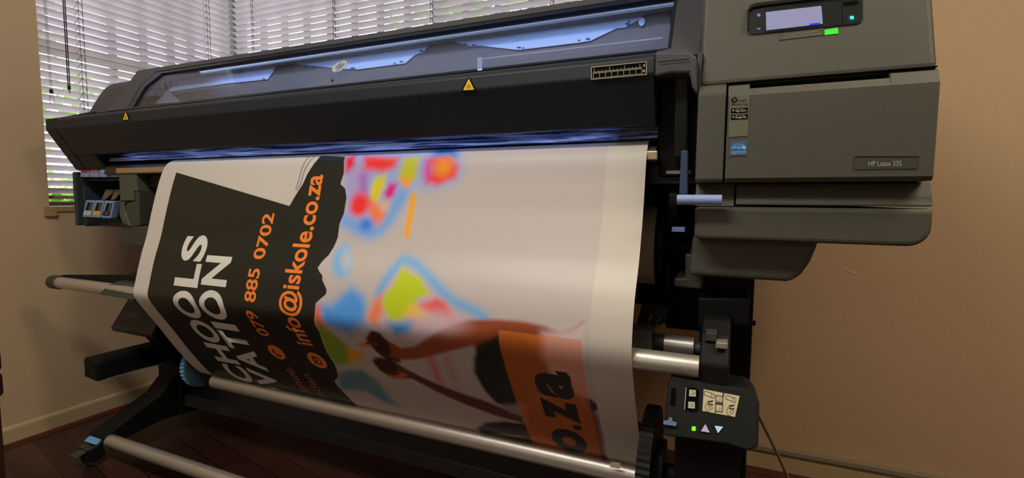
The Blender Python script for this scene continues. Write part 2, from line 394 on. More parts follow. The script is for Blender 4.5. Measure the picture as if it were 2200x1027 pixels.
tree('leafy green tree outside the back window, glimpsed between the slats', -1.1, 3.6, .8, .6, 3.2, 3600, 9)

# ceiling fitting
def ceiling_lamp(x, y, label):
    cl = thing('ceiling_lamp', label, 'ceiling lamp', (x, y, ZC))
    bm = new_bm(); add_box(bm, x - .6, x + .6, y - .17, y + .17, ZC - .06, ZC); obj('lamp_body', bm, M_CEIL, cl, .005)
    bm = new_bm(); add_box(bm, x - .57, x + .57, y - .14, y + .14, ZC - .085, ZC - .061); obj('diffuser', bm, mat('lamp_diffuser', (255, 235, 205), 0.5, emit=(255, 225, 180), estr=1.5), cl, .005)
ceiling_lamp(1.25, .55, 'rectangular white ceiling lamp above the right side of the room')
ceiling_lamp(-.9, -.20, 'added, unseen rectangular white ceiling lamp over the middle of the room')  # unseen fitting added to carry the second lamp's light

# wooden chair whose back reaches into the frame at the left edge
ch = thing('wooden_chair', 'dark reddish wooden chair by the left wall, just its back at the left edge', 'chair', (-1.95, .50, 0))
M_CHAIR = mat('dark_mahogany', (52, 26, 20), 0.35, var=0.25, vscale=12)
yb_ = onX(7.5, 800, -1.78)[1]
for (x, y, h) in ((-2.18, yb_ - .02, .50), (-1.80, yb_ - .02, .50), (-2.18, yb_ - .36, .36), (-1.80, yb_ - .36, .36)):
    bm = new_bm(); add_box(bm, x - .014, x + .014, y - .016, y + .012, 0, h); obj('leg', bm, M_CHAIR, ch, .004)
bm = new_bm(); add_box(bm, -2.19, -1.79, yb_ - .38, yb_ - .005, .30, .325); obj('seat', bm, M_CHAIR, ch, .008)
zz = [onX(5, v, -1.78)[2] for v in (752, 797, 801, 852)]
bm = new_bm(); add_box(bm, -2.20, -1.78, yb_ - .024, yb_, zz[1], zz[0]); obj('backrest', bm, M_CHAIR, ch, .010, seg=4)
bm = new_bm(); add_box(bm, -2.20, -1.78, yb_ - .024, yb_, zz[3], zz[2]); obj('backrest', bm, M_CHAIR, ch, .010, seg=4)

# ================================================================== the printer
PR = thing('large_format_printer', 'dark grey wide roll printer on a black stand, a banner hanging out of its front', 'printer', (-1.0, 1.35, 0))

# --- main beam: lid, fascia, end caps --------------------------------------
FX0, FX1 = -2.185, -0.134
LIDA, LIDB = (1.030, 1.238), (1.163, 1.420)
def lidp(px, py, off=0.0):
    return onPf(px, py, LIDA, LIDB) + plane_n(LIDA, LIDB) * off
# fascia: bright top lip, vertical dark band, slanted lower face
FP = [(1.03, 1.243), (.985, 1.2275), (.976, 1.219), (.975, 1.190), (1.025, 1.106), (1.030, 1.100), (1.10, 1.112), (1.16, 1.16), (1.16, 1.236)]
bm = new_bm(); add_yz(bm, FP, FX0, FX1); fas = obj('fascia', bm, M_FASC, PR, .003)
bm = new_bm()
for k in range(1, 6): pass
add_box(bm, FX0 + .004, FX1 - .004, 1.024, 1.034, 1.2405, 1.2435); obj('seal_strip', bm, M_GAP, fas)
# left end cap
EC = [(1.03, 1.2435), (.985, 1.2285), (.976, 1.2275), (.975, 1.189), (1.056, 1.053), (1.10, 1.040), (1.20, 1.04), (1.20, 1.28), (1.104, 1.272)]
bm = new_bm(); add_yz(bm, EC, -2.25, FX0 - .004); obj('end_cap', bm, M_FASC, PR, .003)
# inside cheeks closing the outlet at both ends
CH = [(1.030, 1.104), (1.058, 1.052), (1.10, 1.042), (1.30, 1.042), (1.30, 1.16), (1.10, 1.12)]
bm = new_bm(); add_yz(bm, CH, FX0 - .004, FX0 + .115); obj('outlet_cheek', bm, M_DARK, PR, .006)
# rounded housing behind the lid at the far left
HP_ = [(1.09, 1.245), (1.106, 1.275), (1.138, 1.335), (1.158, 1.368), (1.178, 1.388), (1.21, 1.404), (1.26, 1.414), (1.60, 1.42), (1.66, 1.38), (1.66, 1.04), (1.16, 1.04), (1.12, 1.20)]
bm = new_bm(); add_yz(bm, HP_, -2.245, -2.03); obj('left_housing', bm, M_LID, PR, .012, seg=4)
# rear casing of the machine along the whole width
RC = [(1.24, 1.06), (1.62, 1.06), (1.62, 1.40), (1.56, 1.42), (1.168, 1.42), (1.175, 1.405), (1.26, 1.40), (1.30, 1.30), (1.24, 1.14)]
bm = new_bm(); add_yz(bm, RC, -2.04, -.06); obj('rear_casing', bm, M_LID, PR, .004)

# --- transparent lid: frame with four bars, black gasket, glass ------------
def quad_frame(name, outer, inner, th, m, parent, bevel=0.0):
    bm = new_bm(); nrm = plane_n(LIDA, LIDB)
    A = [bm.verts.new(Vector(p)) for p in outer]; B = [bm.verts.new(Vector(p)) for p in inner]
    A2 = [bm.verts.new(Vector(p) - Vector(nrm) * th) for p in outer]; B2 = [bm.verts.new(Vector(p) - Vector(nrm) * th) for p in inner]
    k = len(A)
    for i in range(k):
        j = (i + 1) % k
        bm.faces.new((A[i], A[j], B[j], B[i])); bm.faces.new((A2[j], A2[i], B2[i], B2[j]))
        bm.faces.new((A[j], A[i], A2[i], A2[j])); bm.faces.new((B[i], B[j], B2[j], B2[i]))
    return obj(name, bm, m, parent, bevel)
def lp(x, s, off=0.0):
    """point on the lid plane: x along the machine, s from lower (0) to upper edge (1)"""
    y = LIDA[0] + (LIDB[0] - LIDA[0]) * s; z = LIDA[1] + (LIDB[1] - LIDA[1]) * s
    return np.array([x, y, z]) + plane_n(LIDA, LIDB) * off
lid = None
out = [lp(-1.990, .06), lp(-2.018, .76), lp(-2.030, 1.0), lp(-.052, 1.0), lp(-.058, -.05), lp(-.115, -.04), lp(-.5, 0.02)]
inn = [lp(-1.885, .075), lp(-1.925, .60), lp(-1.900, .895), lp(-.112, .895), lp(-.112, .07), lp(-.13, .05), lp(-.5, .045)]
lid = quad_frame('lid_frame', out, inn, .045, M_LID, PR, .004)
g_out = [lp(-1.885, .075, -.002), lp(-1.925, .60, -.002), lp(-1.900, .895, -.002), lp(-.112, .895, -.002), lp(-.112, .045, -.002), lp(-.5, .045, -.002)]
g_in = [lp(-1.858, .095, -.002), lp(-1.890, .55, -.002), lp(-1.855, .835, -.002), lp(-.119, .835, -.002), lp(-.119, .085, -.002), lp(-.5, .095, -.002)]
M_GASK = mat('navy_gasket', (24, 30, 50), 0.25)
quad_frame('gasket', g_out, g_in, .02, M_GASK, lid)
gb = new_bm(); nn = plane_n(LIDA, LIDB)
add_poly_prism(gb, [tuple(lp(x, s, -.010)) for x, s in ((-1.862, .08), (-1.896, .56), (-1.862, .85), (-.115, .85), (-.115, .07))], tuple(nn * .003))
obj('glass', gb, glass_mat('lid_glass', (0.86, 0.91, 1.0), 1.5), lid)
# bright thin trim line along the glass, right part, and its small latch
M_SILV = mat('light_trim', (150, 165, 195), 0.3, metal=0.3)
decal('trim_line', [(1036, 126), (1423, 81), (1423, 83), (1036, 128)], LIDA, LIDB, M_SILV, lid, .0008)
decal('latch', [(1027, 127), (1037, 126), (1037, 148), (1027, 149)], LIDA, LIDB, M_BLUE, lid, .001, .003)
decal('latch', [(1027, 150), (1037, 149), (1037, 154), (1027, 155)], LIDA, LIDB, mat('ice_blue', (170, 200, 225), .4), lid, .001, .003)

# logo disc on the glass
c = np.array(onPf(730, 143, LIDA, LIDB)); ux = np.array([1, 0, 0]); uz = np.array([0, LIDB[0] - LIDA[0], LIDB[1] - LIDA[1]]); uz /= np.linalg.norm(uz)
def disc(name, c, ux, uz, r, nrm, m, parent, off=0.001, th=.001, seg=40):
    bm = new_bm(); add_poly_prism(bm, [tuple(c + (ux * math.cos(a) + uz * math.sin(a)) * r + nrm * off) for a in np.linspace(0, 2 * PI, seg, endpoint=False)], tuple(nrm * th))
    return obj(name, bm, m, parent)
def hp_emblem(c, ux, uz, r, nrm, mbase, mlet, parent, off):
    e = disc('emblem', c, ux, uz, r, nrm, mbase, parent, off, .0008)
    sl = ux * .28 + uz * .96
    bm = new_bm(); w = r * .10
    def bar(a, b):
        a = np.array(a) * r; b = np.array(b) * r
        pa = c + ux * a[0] + uz * a[1]; pb = c + ux * b[0] + uz * b[1]; wv = ux * w if abs(a[1] - b[1]) > abs(a[0] - b[0]) else uz * w
        o_ = nrm * (off + .0009)
        add_poly_prism(bm, [tuple(q + o_) for q in (pa - wv, pb - wv, pb + wv, pa + wv)], tuple(nrm * .0004))
    bar((-.42, -.38), (-.12, .92)); bar((-.26, .32), (-.02, .32)); bar((-.12, -.38), (.02, .32))
    bar((.02, -.92), (.30, .40)); bar((.28, .32), (.58, .32)); bar((.42, -.38), (.58, .32)); bar((.14, -.38), (.42, -.38))
    return obj('emblem_letters', bm, mlet, e)
hp_emblem(c, ux, uz, .0235, nn, mat('logo_silver', (185, 182, 172), .4), mat('logo_blue_grey', (110, 130, 165), .5), lid, .0006)

# --- inside the lid: back wall, curved cover, bright sheet-metal plates -----
INN = [(1.05, 1.21), (1.22, 1.225), (1.235, 1.40), (1.18, 1.40), (1.17, 1.395), (1.228, 1.395), (1.212, 1.232), (1.05, 1.216)]
M_INN = mat('interior_grey', (112, 102, 100), 0.6)
bm = new_bm(); add_yz(bm, INN, -1.98, -.07); obj('interior_cover', bm, M_INN, PR)
M_PLATE = mat('sheet_metal_blue', (196, 208, 232), 0.4, metal=0.0)
IA, IB = (1.120, 1.225), (1.215, 1.392)       # slanted plane the plates lie on
def plate(pts, holes):
    bm = new_bm(); decal_bm(bm, pts, IA, IB, .002, .002); o = obj('heater_plate', bm, M_PLATE, PR)
    for (x, y, w, h) in holes:
        bm = new_bm(); decal_bm(bm, [(x + w * math.cos(a), y + h * math.sin(a)) for a in np.linspace(0, 2 * PI, 12, endpoint=False)], IA, IB, .0045, .0006)
        obj('plate_hole', bm, mat('hole_dark', (50, 60, 90), .6), o)
    return o
bm = new_bm(); decal_bm(bm, [(300, 236), (322, 195), (360, 178), (560, 130), (1440, -8), (1440, 110), (1000, 160), (560, 215)], IA, IB, -.004, .004)
obj('interior_panel', bm, M_INN, PR)
plate([(405, 158), (595, 131), (597, 134), (590, 155), (585, 160), (577, 172), (490, 181), (330, 203), (318, 205), (345, 175)], [(592, 153, 4, 1.5), (569, 172, 3, 1.2)])
plate([(613, 129), (926, 86), (922, 97), (912, 113), (894, 119), (872, 138), (770, 151), (740, 150), (675, 143), (652, 141), (640, 137)],
      [(657, 143, 5, 1.5), (676, 145, 4, 1.3), (760, 149, 6, 1.5), (907, 112, 5, 2), (864, 135, 4, 1.4), (850, 139, 3, 1.2)])
plate([(952, 82), (1394, 21), (1372, 45), (1351, 57), (1343, 62), (1326, 63), (1270, 90), (1245, 94), (1120, 109), (1108, 109), (1031, 100), (1016, 102), (1000, 98)],
      [(1001, 98, 4, 1.4), (1019, 100, 5, 1.5), (1116, 105, 5, 1.5), (1126, 106, 3, 1.2), (1264, 87, 5, 1.8), (1245, 90, 3, 1.2), (1349, 55, 5, 2.2), (1352, 50, 3, 1.5)])
M_BRK = mat('bracket_blue', (95, 120, 180), .4, metal=.4)
for px in ([(596, 126), (605, 124), (610, 129), (618, 131), (596, 134)], [(935, 76), (945, 73), (950, 80), (957, 84), (932, 88)], [(1403, 12), (1430, 6), (1432, 26), (1395, 30)]):
    bm = new_bm(); decal_bm(bm, px, IA, IB, .003, .006); obj('plate_bracket', bm, M_BRK, PR)
bm = new_bm(); decal_bm(bm, [(296, 228), (340, 178), (392, 221)], IA, IB, .003, .002); obj('blind_reflection', bm, mat('blind_reflection_grey', (165, 168, 172), .5), PR)  # reflection of the blinds, painted as a pale grey triangle
l = area_light('outlet_fill_light', (-1.1, 1.050, 1.096), (-1.1, 1.074, 1.086), 1.75, .008, .13, (0.35, 0.5, 1.0))  # blue light added in the slot to brighten the guide plate
# dark trapezoid pocket below the plates, round boss at the right
bm = new_bm(); decal_bm(bm, [(667, 176), (775, 165), (800, 178), (660, 192)], IA, IB, .002, .0015); pk = obj('access_pocket', bm, mat('pocket_taupe', (118, 108, 104), .6), PR)
bm = new_bm(); decal_bm(bm, [(716 + 2.5 * math.cos(a), 175 + 2.5 * math.sin(a)) for a in np.linspace(0, 2 * PI, 10, endpoint=False)], IA, IB, .004, .0006); obj('screw', bm, M_GAP, pk)
bm = new_bm(); decal_bm(bm, [(1379 + 7 * math.cos(a), 51 + 9 * math.sin(a)) for a in np.linspace(0, 2 * PI, 20, endpoint=False)], IA, IB, .004, .003); obj('boss', bm, M_PLATE, PR)
# blueish work lamp of the printer, a strip under the top edge of the lid
bm = new_bm(); add_box(bm, -1.75, -.2, 1.156, 1.161, 1.390, 1.395); obj('work_lamp', bm, mat('work_lamp_led', (190, 210, 255), .5, emit=(150, 185, 255), estr=1.0), PR)
l = area_light('work_lamp_light', (-.85, 1.150, 1.378), (-.85, 1.175, 1.28), 1.6, .03, .6, (0.50, 0.66, 1.0))
l = area_light('lid_fill_light_low', (-.80, 1.060, 1.245), (-.80, 1.18, 1.33), 1.5, .03, .55, (0.50, 0.66, 1.0))  # extra fill added low down, evens the blue light inside the lid

# --- stickers on the fascia -------------------------------------------------
FA, FB = (.9755, 1.190), (.9762, 1.219)
def warning(px, py, h, w):
    b_ = decal('warning_label', [(px - w * .62, py + h * .56), (px + w * .62, py + h * .50), (px + w * .62, py + h * .36), (px + w * .12, py - h * .60), (px - w * .10, py - h * .60), (px - w * .62, py + h * .40)], FA, FB, M_GAP, fas, .0012)
    y_ = decal('warning_triangle', [(px - w * .50, py + h * .46), (px + w * .50, py + h * .41), (px + w * .04, py - h * .50), (px - w * .03, py - h * .50)], FA, FB, M_YEL, b_, .002, .0004)
    bm = new_bm()
    for k in (-1, 0, 1):
        x = px + k * w * .12
        decal_bm(bm, [(x - w * .03, py + h * .3), (x + w * .03, py + h * .3), (x + w * .03, py - h * .1 + abs(k) * h * .12), (x - w * .03, py - h * .1 + abs(k) * h * .12)], FA, FB, .0025, .0003)
    obj('heat_symbol', bm, mat('symbol_ochre', (170, 120, 20), .6), b_)
warning(1008, 183, 25, 24); warning(271.5, 250, 17, 12)
# scale label
sc_ = decal('scale_label', [(1270, 144), (1390, 132), (1390, 161), (1270, 172)], FA, FB, mat('scale_cream', (168, 162, 138), .6), fas, .0012)
decal('scale_field', [(1272, 146), (1388, 134), (1388, 159), (1272, 170)], FA, FB, M_GAP, sc_, .0019, .0002)
bm = new_bm()
def sline(x0, y0, x1, y1, t=1.2, v=False):
    f = lambda x, y: (1272 + x * 116, 146 + y * 24 - x * 11.5)
    a = f(x0, y0); b2 = f(x1, y1); d = (t / 2, 0) if v else (0, t / 2)
    decal_bm(bm, [(a[0] - d[0], a[1] - d[1]), (b2[0] - d[0], b2[1] - d[1]), (b2[0] + d[0], b2[1] + d[1]), (a[0] + d[0], a[1] + d[1])] if not v else
             [(a[0] - d[0], a[1]), (a[0] + d[0], a[1]), (b2[0] + d[0], b2[1]), (b2[0] - d[0], b2[1])], FA, FB, .0023, .0002)
sline(.02, .43, .93, .43); sline(.02, .53, .93, .53)
for k in range(13): sline(.05 + k * .07, .43, .05 + k * .07, .10 if k % 4 == 0 else .30, 1.1, True)
for k in range(9): sline(.03 + k * .112, .53, .03 + k * .112, .92, 1.1, True)
sline(.02, .97, .93, .97, .8)
obj('scale_marks', bm, mat('scale_cream', (168, 162, 138), .6), sc_)
fpx = lambda x, y: (1272 + x * 116, 146 + y * 24 - x * 11.5)
text_px('scale_digit', '4', [fpx(.945, .12), fpx(.985, .12), fpx(.945, .40)], FA, FB, M_CREAM, sc_, .02, .0023)
text_px('scale_digit', '6', [fpx(.945, .60), fpx(.985, .60), fpx(.945, .88)], FA, FB, M_CREAM, sc_, .02, .0023)

decal('cap_seam', [(1414, 133), (1480, 127), (1480, 128.4), (1414, 134.6)], FA, FB, M_GAP, fas, .0016)
# --- right end of the beam: chevron end piece and dark recess below ---------
bm = new_bm()
add_xz(bm, [(-.134, 1.229), (-.072, 1.222), (-.060, 1.212), (-.058, 1.147), (-.066, 1.158), (-.072, 1.185), (-.105, 1.188), (-.134, 1.184)], .978, 1.16)
obj('end_cap', bm, M_LID, PR, .004)
bm = new_bm(); add_yz(bm, [(1.0, 1.222), (1.03, 1.235), (1.17, 1.42), (1.2, 1.42), (1.2, 1.1), (1.0, 1.15)], -.060, -.052); obj('lid_side', bm, M_LID, PR)
bm = new_bm(); add_yz(bm, [(1.01, 1.19), (1.045, 1.19), (1.09, 1.05), (1.06, 1.02), (1.045, 1.04), (1.03, 1.10)], -.100, -.075); obj('side_rail', bm, M_DARK, PR, .004)
bm = new_bm(); add_yz(bm, [(1.05, 1.19), (1.3, 1.19), (1.3, 1.0), (1.08, 1.0)], -.134, -.056); obj('outlet_cheek', bm, M_BLACK, PR, .004)

# --- outlet: shiny guide plate, curved platen, metal front ------------------
m = bpy.data.materials.new('painted_reflection_chrome'); m.use_nodes = True; n = m.node_tree.nodes; L = m.node_tree.links; b = n['Principled BSDF']
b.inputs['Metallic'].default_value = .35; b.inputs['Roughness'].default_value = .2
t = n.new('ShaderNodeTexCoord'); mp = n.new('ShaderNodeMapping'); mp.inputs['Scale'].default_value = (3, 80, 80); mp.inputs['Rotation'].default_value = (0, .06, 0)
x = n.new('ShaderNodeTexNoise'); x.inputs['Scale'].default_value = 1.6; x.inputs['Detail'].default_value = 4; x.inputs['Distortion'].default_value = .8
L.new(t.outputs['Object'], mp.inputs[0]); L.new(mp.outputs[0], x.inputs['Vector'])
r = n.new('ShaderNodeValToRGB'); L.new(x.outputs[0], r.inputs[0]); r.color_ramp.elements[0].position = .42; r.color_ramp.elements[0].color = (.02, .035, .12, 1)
r.color_ramp.elements[1].position = .62; r.color_ramp.elements[1].color = (.55, .62, .85, 1); L.new(r.outputs[0], b.inputs['Base Color'])  # navy and silver reflection streaks are put into the base colour
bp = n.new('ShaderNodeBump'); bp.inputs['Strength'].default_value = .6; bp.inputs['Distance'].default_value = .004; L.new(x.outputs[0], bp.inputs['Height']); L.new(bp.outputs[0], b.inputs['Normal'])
GX1 = -.137
bm = new_bm(); add_yz(bm, [(1.080, 1.114), (1.077, 1.100), (1.071, 1.0790), (1.078, 1.0785), (1.12, 1.084), (1.12, 1.118)], -2.06, GX1); obj('outlet_guide', bm, m, PR)
prof = [(1.053, 1.036)] + [(1.083 - .030 * math.cos(a), 1.039 + .030 * math.sin(a)) for a in np.linspace(.2, PI / 2, 8)] + [(1.24, 1.069), (1.24, 1.03), (1.056, 1.03)]
M_PLATEN = mat('platen_black', (44, 44, 42), .35)
bm = new_bm(); add_yz(bm, prof, -2.06, GX1); obj('platen', bm, M_PLATEN, PR, smooth=True)
bm = new_bm(); add_yz(bm, [(1.0505, 1.052), (1.0505, 1.034), (1.060, 1.031), (1.060, 1.052)], -1.985, GX1 + .004); obj('platen_edge', bm, M_TAN, PR, .002)
# lower body behind the banner
bm = new_bm(); add_yz(bm, [(1.15, 1.03), (1.62, 1.03), (1.62, .80), (1.42, .76), (1.38, 1.0), (1.15, 1.0)], -2.0, -.05); obj('lower_casing', bm, M_BLACK, PR, .004)
bm = new_bm(); add_box(bm, -2.0, -.056, 1.09, 1.16, .985, 1.03); obj('support_rail', bm, M_DARK, PR, .003)
bm = new_bm(); add_box(bm, -.118, -.07, 1.078, 1.10, 1.006, 1.017); obj('guide_rail_end', bm, mat('rail_metal', (140, 138, 120), .4, metal=.6), PR)

# --- right housing ----------------------------------------------------------
HX0, HX1 = -.0555, .300
def P1(px, py, y): return onY(px, py, y)
UA, UB = (1.000, 1.162), (1.045, 1.42)
up = [(1.000, 1.162), (1.045, 1.42), (1.085, 1.455), (1.60, 1.455), (1.66, 1.40), (1.66, 1.16)]
bm = new_bm(); add_yz(bm, up, HX0, HX1); 
for v in bm.verts:
    if v.co.x > .2 and v.co.z > 1.3: v.co.x -= .016
hs = obj('right_housing', bm, M_HOUSE, PR, .010, seg=3)
bm = new_bm(); add_yz(bm, [(1.004, 1.165), (.986, 1.150), (.985, 1.142), (.985, .990), (.990, .985), (1.60, .985), (1.60, 1.165)], HX0, -.0078); obj('side_panel', bm, M_HOUSE, PR, .002)
# door with a finger slot along its top edge
DT = [(1.006, 1.163), (.994, 1.158), (.984, 1.138), (.984, .992), (.990, .985), (1.04, .985), (1.04, 1.163)]
bm = new_bm()
xs0, xs1 = .030, .236
add_yz(bm, DT, -.0045, xs0); add_yz(bm, DT, xs1, .298)
add_yz(bm, [(.992, 1.151), (.984, 1.138), (.984, .992), (.990, .985), (1.04, .985), (1.04, 1.144), (1.004, 1.146)], xs0, xs1)
bmesh.ops.remove_doubles(bm, verts=bm.verts, dist=1e-5)
door = obj('door', bm, M_HOUSE, PR)
bm = new_bm(); add_box(bm, -.004, .300, 1.041, 1.6, .985, 1.160); obj('door_backing', bm, M_GAP, PR)
bm = new_bm(); add_box(bm, -.0075, .297, .996, 1.03, 1.1635, 1.1655); obj('panel_seam', bm, M_GAP, PR)
# lower tray front and bottom shell
bm = new_bm(); add_yz(bm, [(1.030, .984), (1.016, .960), (1.010, .9435), (1.10, .9425), (1.10, .984)], .0155, .309); obj('tray_front', bm, M_HOUSE, PR, .003)
bm = new_bm(); add_yz(bm, [(1.032, .984), (1.018, .960), (1.012, .9410), (1.5, .9410), (1.5, .984)], HX0, .0125); obj('tray_surround', bm, M_HOUSE, PR)
bm = new_bm(); add_box(bm, .010, .300, 1.04, 1.5, .944, .984); obj('tray_backing', bm, M_GAP, PR)
x0, x1 = HX0, .310
arc = [(x1 - .032 + .032 * math.cos(a), .909 - .032 * math.sin(a)) for a in np.linspace(0, PI / 2, 7)]
bm = new_bm(); add_xz(bm, [(x0, .940), (x1, .940)] + arc + [(x0, .877)], 1.008, 1.62); obj('bottom_shell', bm, M_HOUSE, PR, .008, seg=3)
bm = new_bm(); q = lambda px, py: tuple(onY(px, py, 1.06)[[0, 2]])
add_xz(bm, [q(1488, 505), q(1762, 505), q(1756, 530), q(1742, 563), q(1724, 588), q(1708, 602), q(1690, 606), q(1480, 592)], 1.06, 1.55); obj('waste_compartment', bm, M_HOUSE, PR, .010, seg=3)

# control panel: recessed black tile with screen, touch keys and power key
def upx(pts, off=.0004, th=.0006, name='x', m=M_GAP, par=None): return decal(name, pts, UA, UB, m, par or hs, off, th)
cp = upx([(1605, 26), (1611, 13), (1626, 9), (1760, -8), (1852, -18), (1853, 40), (1849, 49), (1842, 52), (1616, 75), (1608, 72), (1605, 66)], .0006, .0015, 'control_panel', mat('panel_glossy_black', (34, 40, 36), .28))
upx([(1606, 28), (1612, 14), (1626, 10), (1852, -17), (1852, -10), (1640, 15), (1617, 19), (1609, 26), (1607, 66), (1605, 66)], .0022, .004, 'panel_rim', M_BLACK, cp)
upx([(1643, 26), (1766, 12), (1768, 56), (1645, 71)], .0022, .0005, 'screen_bezel', mat('bezel_navy', (18, 20, 50), .3), cp)
scn = upx([(1645, 28), (1764, 14.5), (1767, 53), (1646, 67)], .0028, .0004, 'screen', mat('screen_glow', (120, 125, 160), .3, emit=(150, 152, 190), estr=.50), cp)
upx([(1739, 53), (1761, 50.5), (1762, 53.5), (1739, 56.5)], .0033, .0003, 'screen_button', mat('screen_blue', (40, 40, 220), .3, emit=(50, 40, 235), estr=1.0), scn)
upx([(1808, 0), (1809, 0), (1810, 54), (1809, 54)], .0022, .0002, 'panel_joint', M_GAP, cp)
M_KEY = mat('key_violet', (120, 110, 220), .4, emit=(120, 105, 235), estr=.9)
def ring(pl, cx_, cy_, r0, r1, a0, a1, name, m, par, off=.0026):
    bm = new_bm(); A = np.linspace(a0, a1, 18)
    pts = [(cx_ + r1 * math.cos(a), cy_ + r1 * .85 * math.sin(a)) for a in A] + [(cx_ + r0 * math.cos(a), cy_ + r0 * .85 * math.sin(a)) for a in A[::-1]]
    nrm = plane_n(*pl); W3 = [onPf(x, y, *pl) + nrm * off for x, y in pts]; k = len(A)
    V = [bm.verts.new(Vector(p)) for p in W3]
    for i in range(k - 1): bm.faces.new((V[i], V[i + 1], V[2 * k - 2 - i], V[2 * k - 1 - i]))
    return obj(name, bm, m, par)
ring((UA, UB), 1630, 34, 1.2, 3.6, 0, 1.98 * PI, 'home_key', M_KEY, cp)
ring((UA, UB), 1630, 62, 1.4, 3.4, -.3, PI + .3, 'back_key', M_KEY, cp)
ring((UA, UB), 1830, 40, 7.5, 10.5, 0, 1.99 * PI, 'power_ring', mat('ring_teal', (30, 70, 74), .3), cp)
ring((UA, UB), 1829.5, 39.5, 0.1, 4.6, 0, 1.99 * PI, 'power_key', mat('power_cyan', (60, 200, 240), .4, emit=(60, 210, 255), estr=1.6), cp)
ring((UA, UB), 1829.5, 39.5, 1.4, 2.5, -.9, PI + .9, 'power_symbol', mat('power_dark', (20, 110, 150), .4), cp, .003)
bm = new_bm()
for k in range(9):
    x = 1811 + k * 4; h = 5 if 1 <= k <= 7 else 1.5; yb = 10.5 - k * .45
    decal_bm(bm, [(x - 1.2, yb - h), (x + 1.2, yb - h - .2), (x + 1.2, yb + h - .2), (x - 1.2, yb + h)], UA, UB, .0022, .0003)
decal_bm(bm, [(1811, 10), (1843, 6), (1843, 8), (1811, 12)], UA, UB, .0022, .0003)
obj('speaker_grille', bm, M_GAP, cp)
upx([(1771, 64.5), (1799.5, 60), (1801.5, 72.5), (1771.5, 76)], .0006, .0006, 'green_sticker', mat('green_sticker', (60, 235, 60), .5, emit=(70, 255, 60), estr=.25))
lb = upx([(1675, 73), (1770, 60.5), (1770, 76), (1675, 87)], .0005, .0005, 'notice_label', mat('label_grey_green', (72, 76, 66), .5))
bm = new_bm(); random.seed(3)
for (xa, xb, ya, yb) in ((1686, 1754, 75.5, 67.5), (1679, 1766, 81.5, 71.5)):
    x = xa
    while x < xb:
        w_ = random.choice((2, 3, 5, 6)); s_ = (x - xa) / (xb - xa); y = ya + (yb - ya) * s_
        decal_bm(bm, [(x, y), (x + w_, y - .5), (x + w_, y + .9), (x, y + 1.4)], UA, UB, .0012, .0002); x += w_ + 1.2
obj('label_print', bm, mat('print_pale', (150, 150, 132), .6), lb)

# door stickers and nameplate (door front plane)
DA, DB = (.984, .992), (.984, 1.138)
st = decal('app_sticker', [(1568, 206), (1611, 203), (1607, 292), (1565, 295)], DA, DB, mat('sticker_grey_green', (108, 108, 92), .5), door)
hc_ = onPf(1577.5, 215, DA, DB)
hp_emblem(hc_, np.array([1., 0, 0]), np.array([0, 0, 1.]), .0048, np.array([0, -1., 0]), M_GAP, mat('sticker_letter', (108, 108, 92), .5), st, .0011)
M_INK = mat('sticker_print', (52, 52, 44), .6)
text_px('sticker_text', 'Latex', [(1586, 212.5), (1604, 211.5), (1586, 219)], DA, DB, M_INK, st, .01)
text_px('sticker_text', 'Mobile App', [(1572, 222), (1607, 220.5), (1572, 228.5)], DA, DB, M_INK, st, .01)
for (y, l1, l2) in ((238, 'Download on the', 'App Store'), (252, 'GET IT ON', 'Google Play')):
    bx = decal('store_badge', [(1571, y - 5), (1607, y - 6.5), (1606.5, y + 4), (1570.5, y + 5.5)], DA, DB, M_GAP, st, .0012, .0003)
    text_px('badge_text', l2, [(1580, y - 1.5), (1604, y - 2.7), (1580, y + 4)], DA, DB, M_CREAM, bx, .015, .0017)
    text_px('badge_text', l1, [(1580, y - 4.2), (1600, y - 5), (1580, y - 2.4)], DA, DB, M_CREAM, bx, 0, .0017)
    ring((DA, DB), 1575.5, y - .5, 1.2, 2.3, 0, 1.98 * PI, 'badge_icon', M_CREAM, bx, .0017)
es = decal('efficiency_sticker', [(1568, 304), (1607, 302), (1605, 334), (1566, 336)], DA, DB, mat('sticker_edge', (96, 96, 84), .5), door)
eb = decal('sticker_field', [(1571, 307), (1604, 305), (1603, 331.5), (1569.5, 333.5)], DA, DB, mat('sticker_blue', (30, 110, 185), .5), es, .0011, .0003)
M_PALE = mat('sticker_pale', (170, 215, 235), .5)
ring((DA, DB), 1587, 323, 15.2, 16.2, PI * 1.07, PI * 1.93, 'arc', M_PALE, eb, .0016)
decal('band', [(1570, 326.5), (1603, 325), (1603, 326), (1570, 327.5)], DA, DB, M_PALE, eb, .0016, .0002)
text_px('sticker_text', 'energy', [(1572, 315.5), (1594, 314), (1571.5, 322.5)], DA, DB, M_PALE, eb, .0, .0016, .3)
text_px('sticker_text', 'ENERGY STAR', [(1571, 328.5), (1601, 327.2), (1571, 331.8)], DA, DB, M_PALE, eb, .0, .0016)
bm = new_bm(); sp = []
for k in range(10):
    rr = 6.5 if k % 2 == 0 else 2.8; a = -PI / 2 + k * PI / 5; sp.append((1598 + rr * math.cos(a), 317 + rr * .9 * math.sin(a)))
decal_bm(bm, sp, DA, DB, .0016, .0002); obj('star', bm, M_PALE, eb)
npl = decal('nameplate', [(1836, 337), (1974, 337), (1971, 362), (1833, 364)], DA, DB, mat('nameplate_green_grey', (68, 74, 64), .45), door, .0004, .0008)
decal('plate_shadow_line', [(1836, 336.3), (1974, 336.3), (1974, 337.8), (1836, 337.8)], DA, DB, M_GAP, npl, .0013, .0003)
text_px('nameplate_text', 'HP Latex 335', [(1865.5, 346.5), (1936, 345.8), (1865.5, 357)], DA, DB, mat('plate_text', (190, 190, 172), .5), npl, 0.0, .0016)

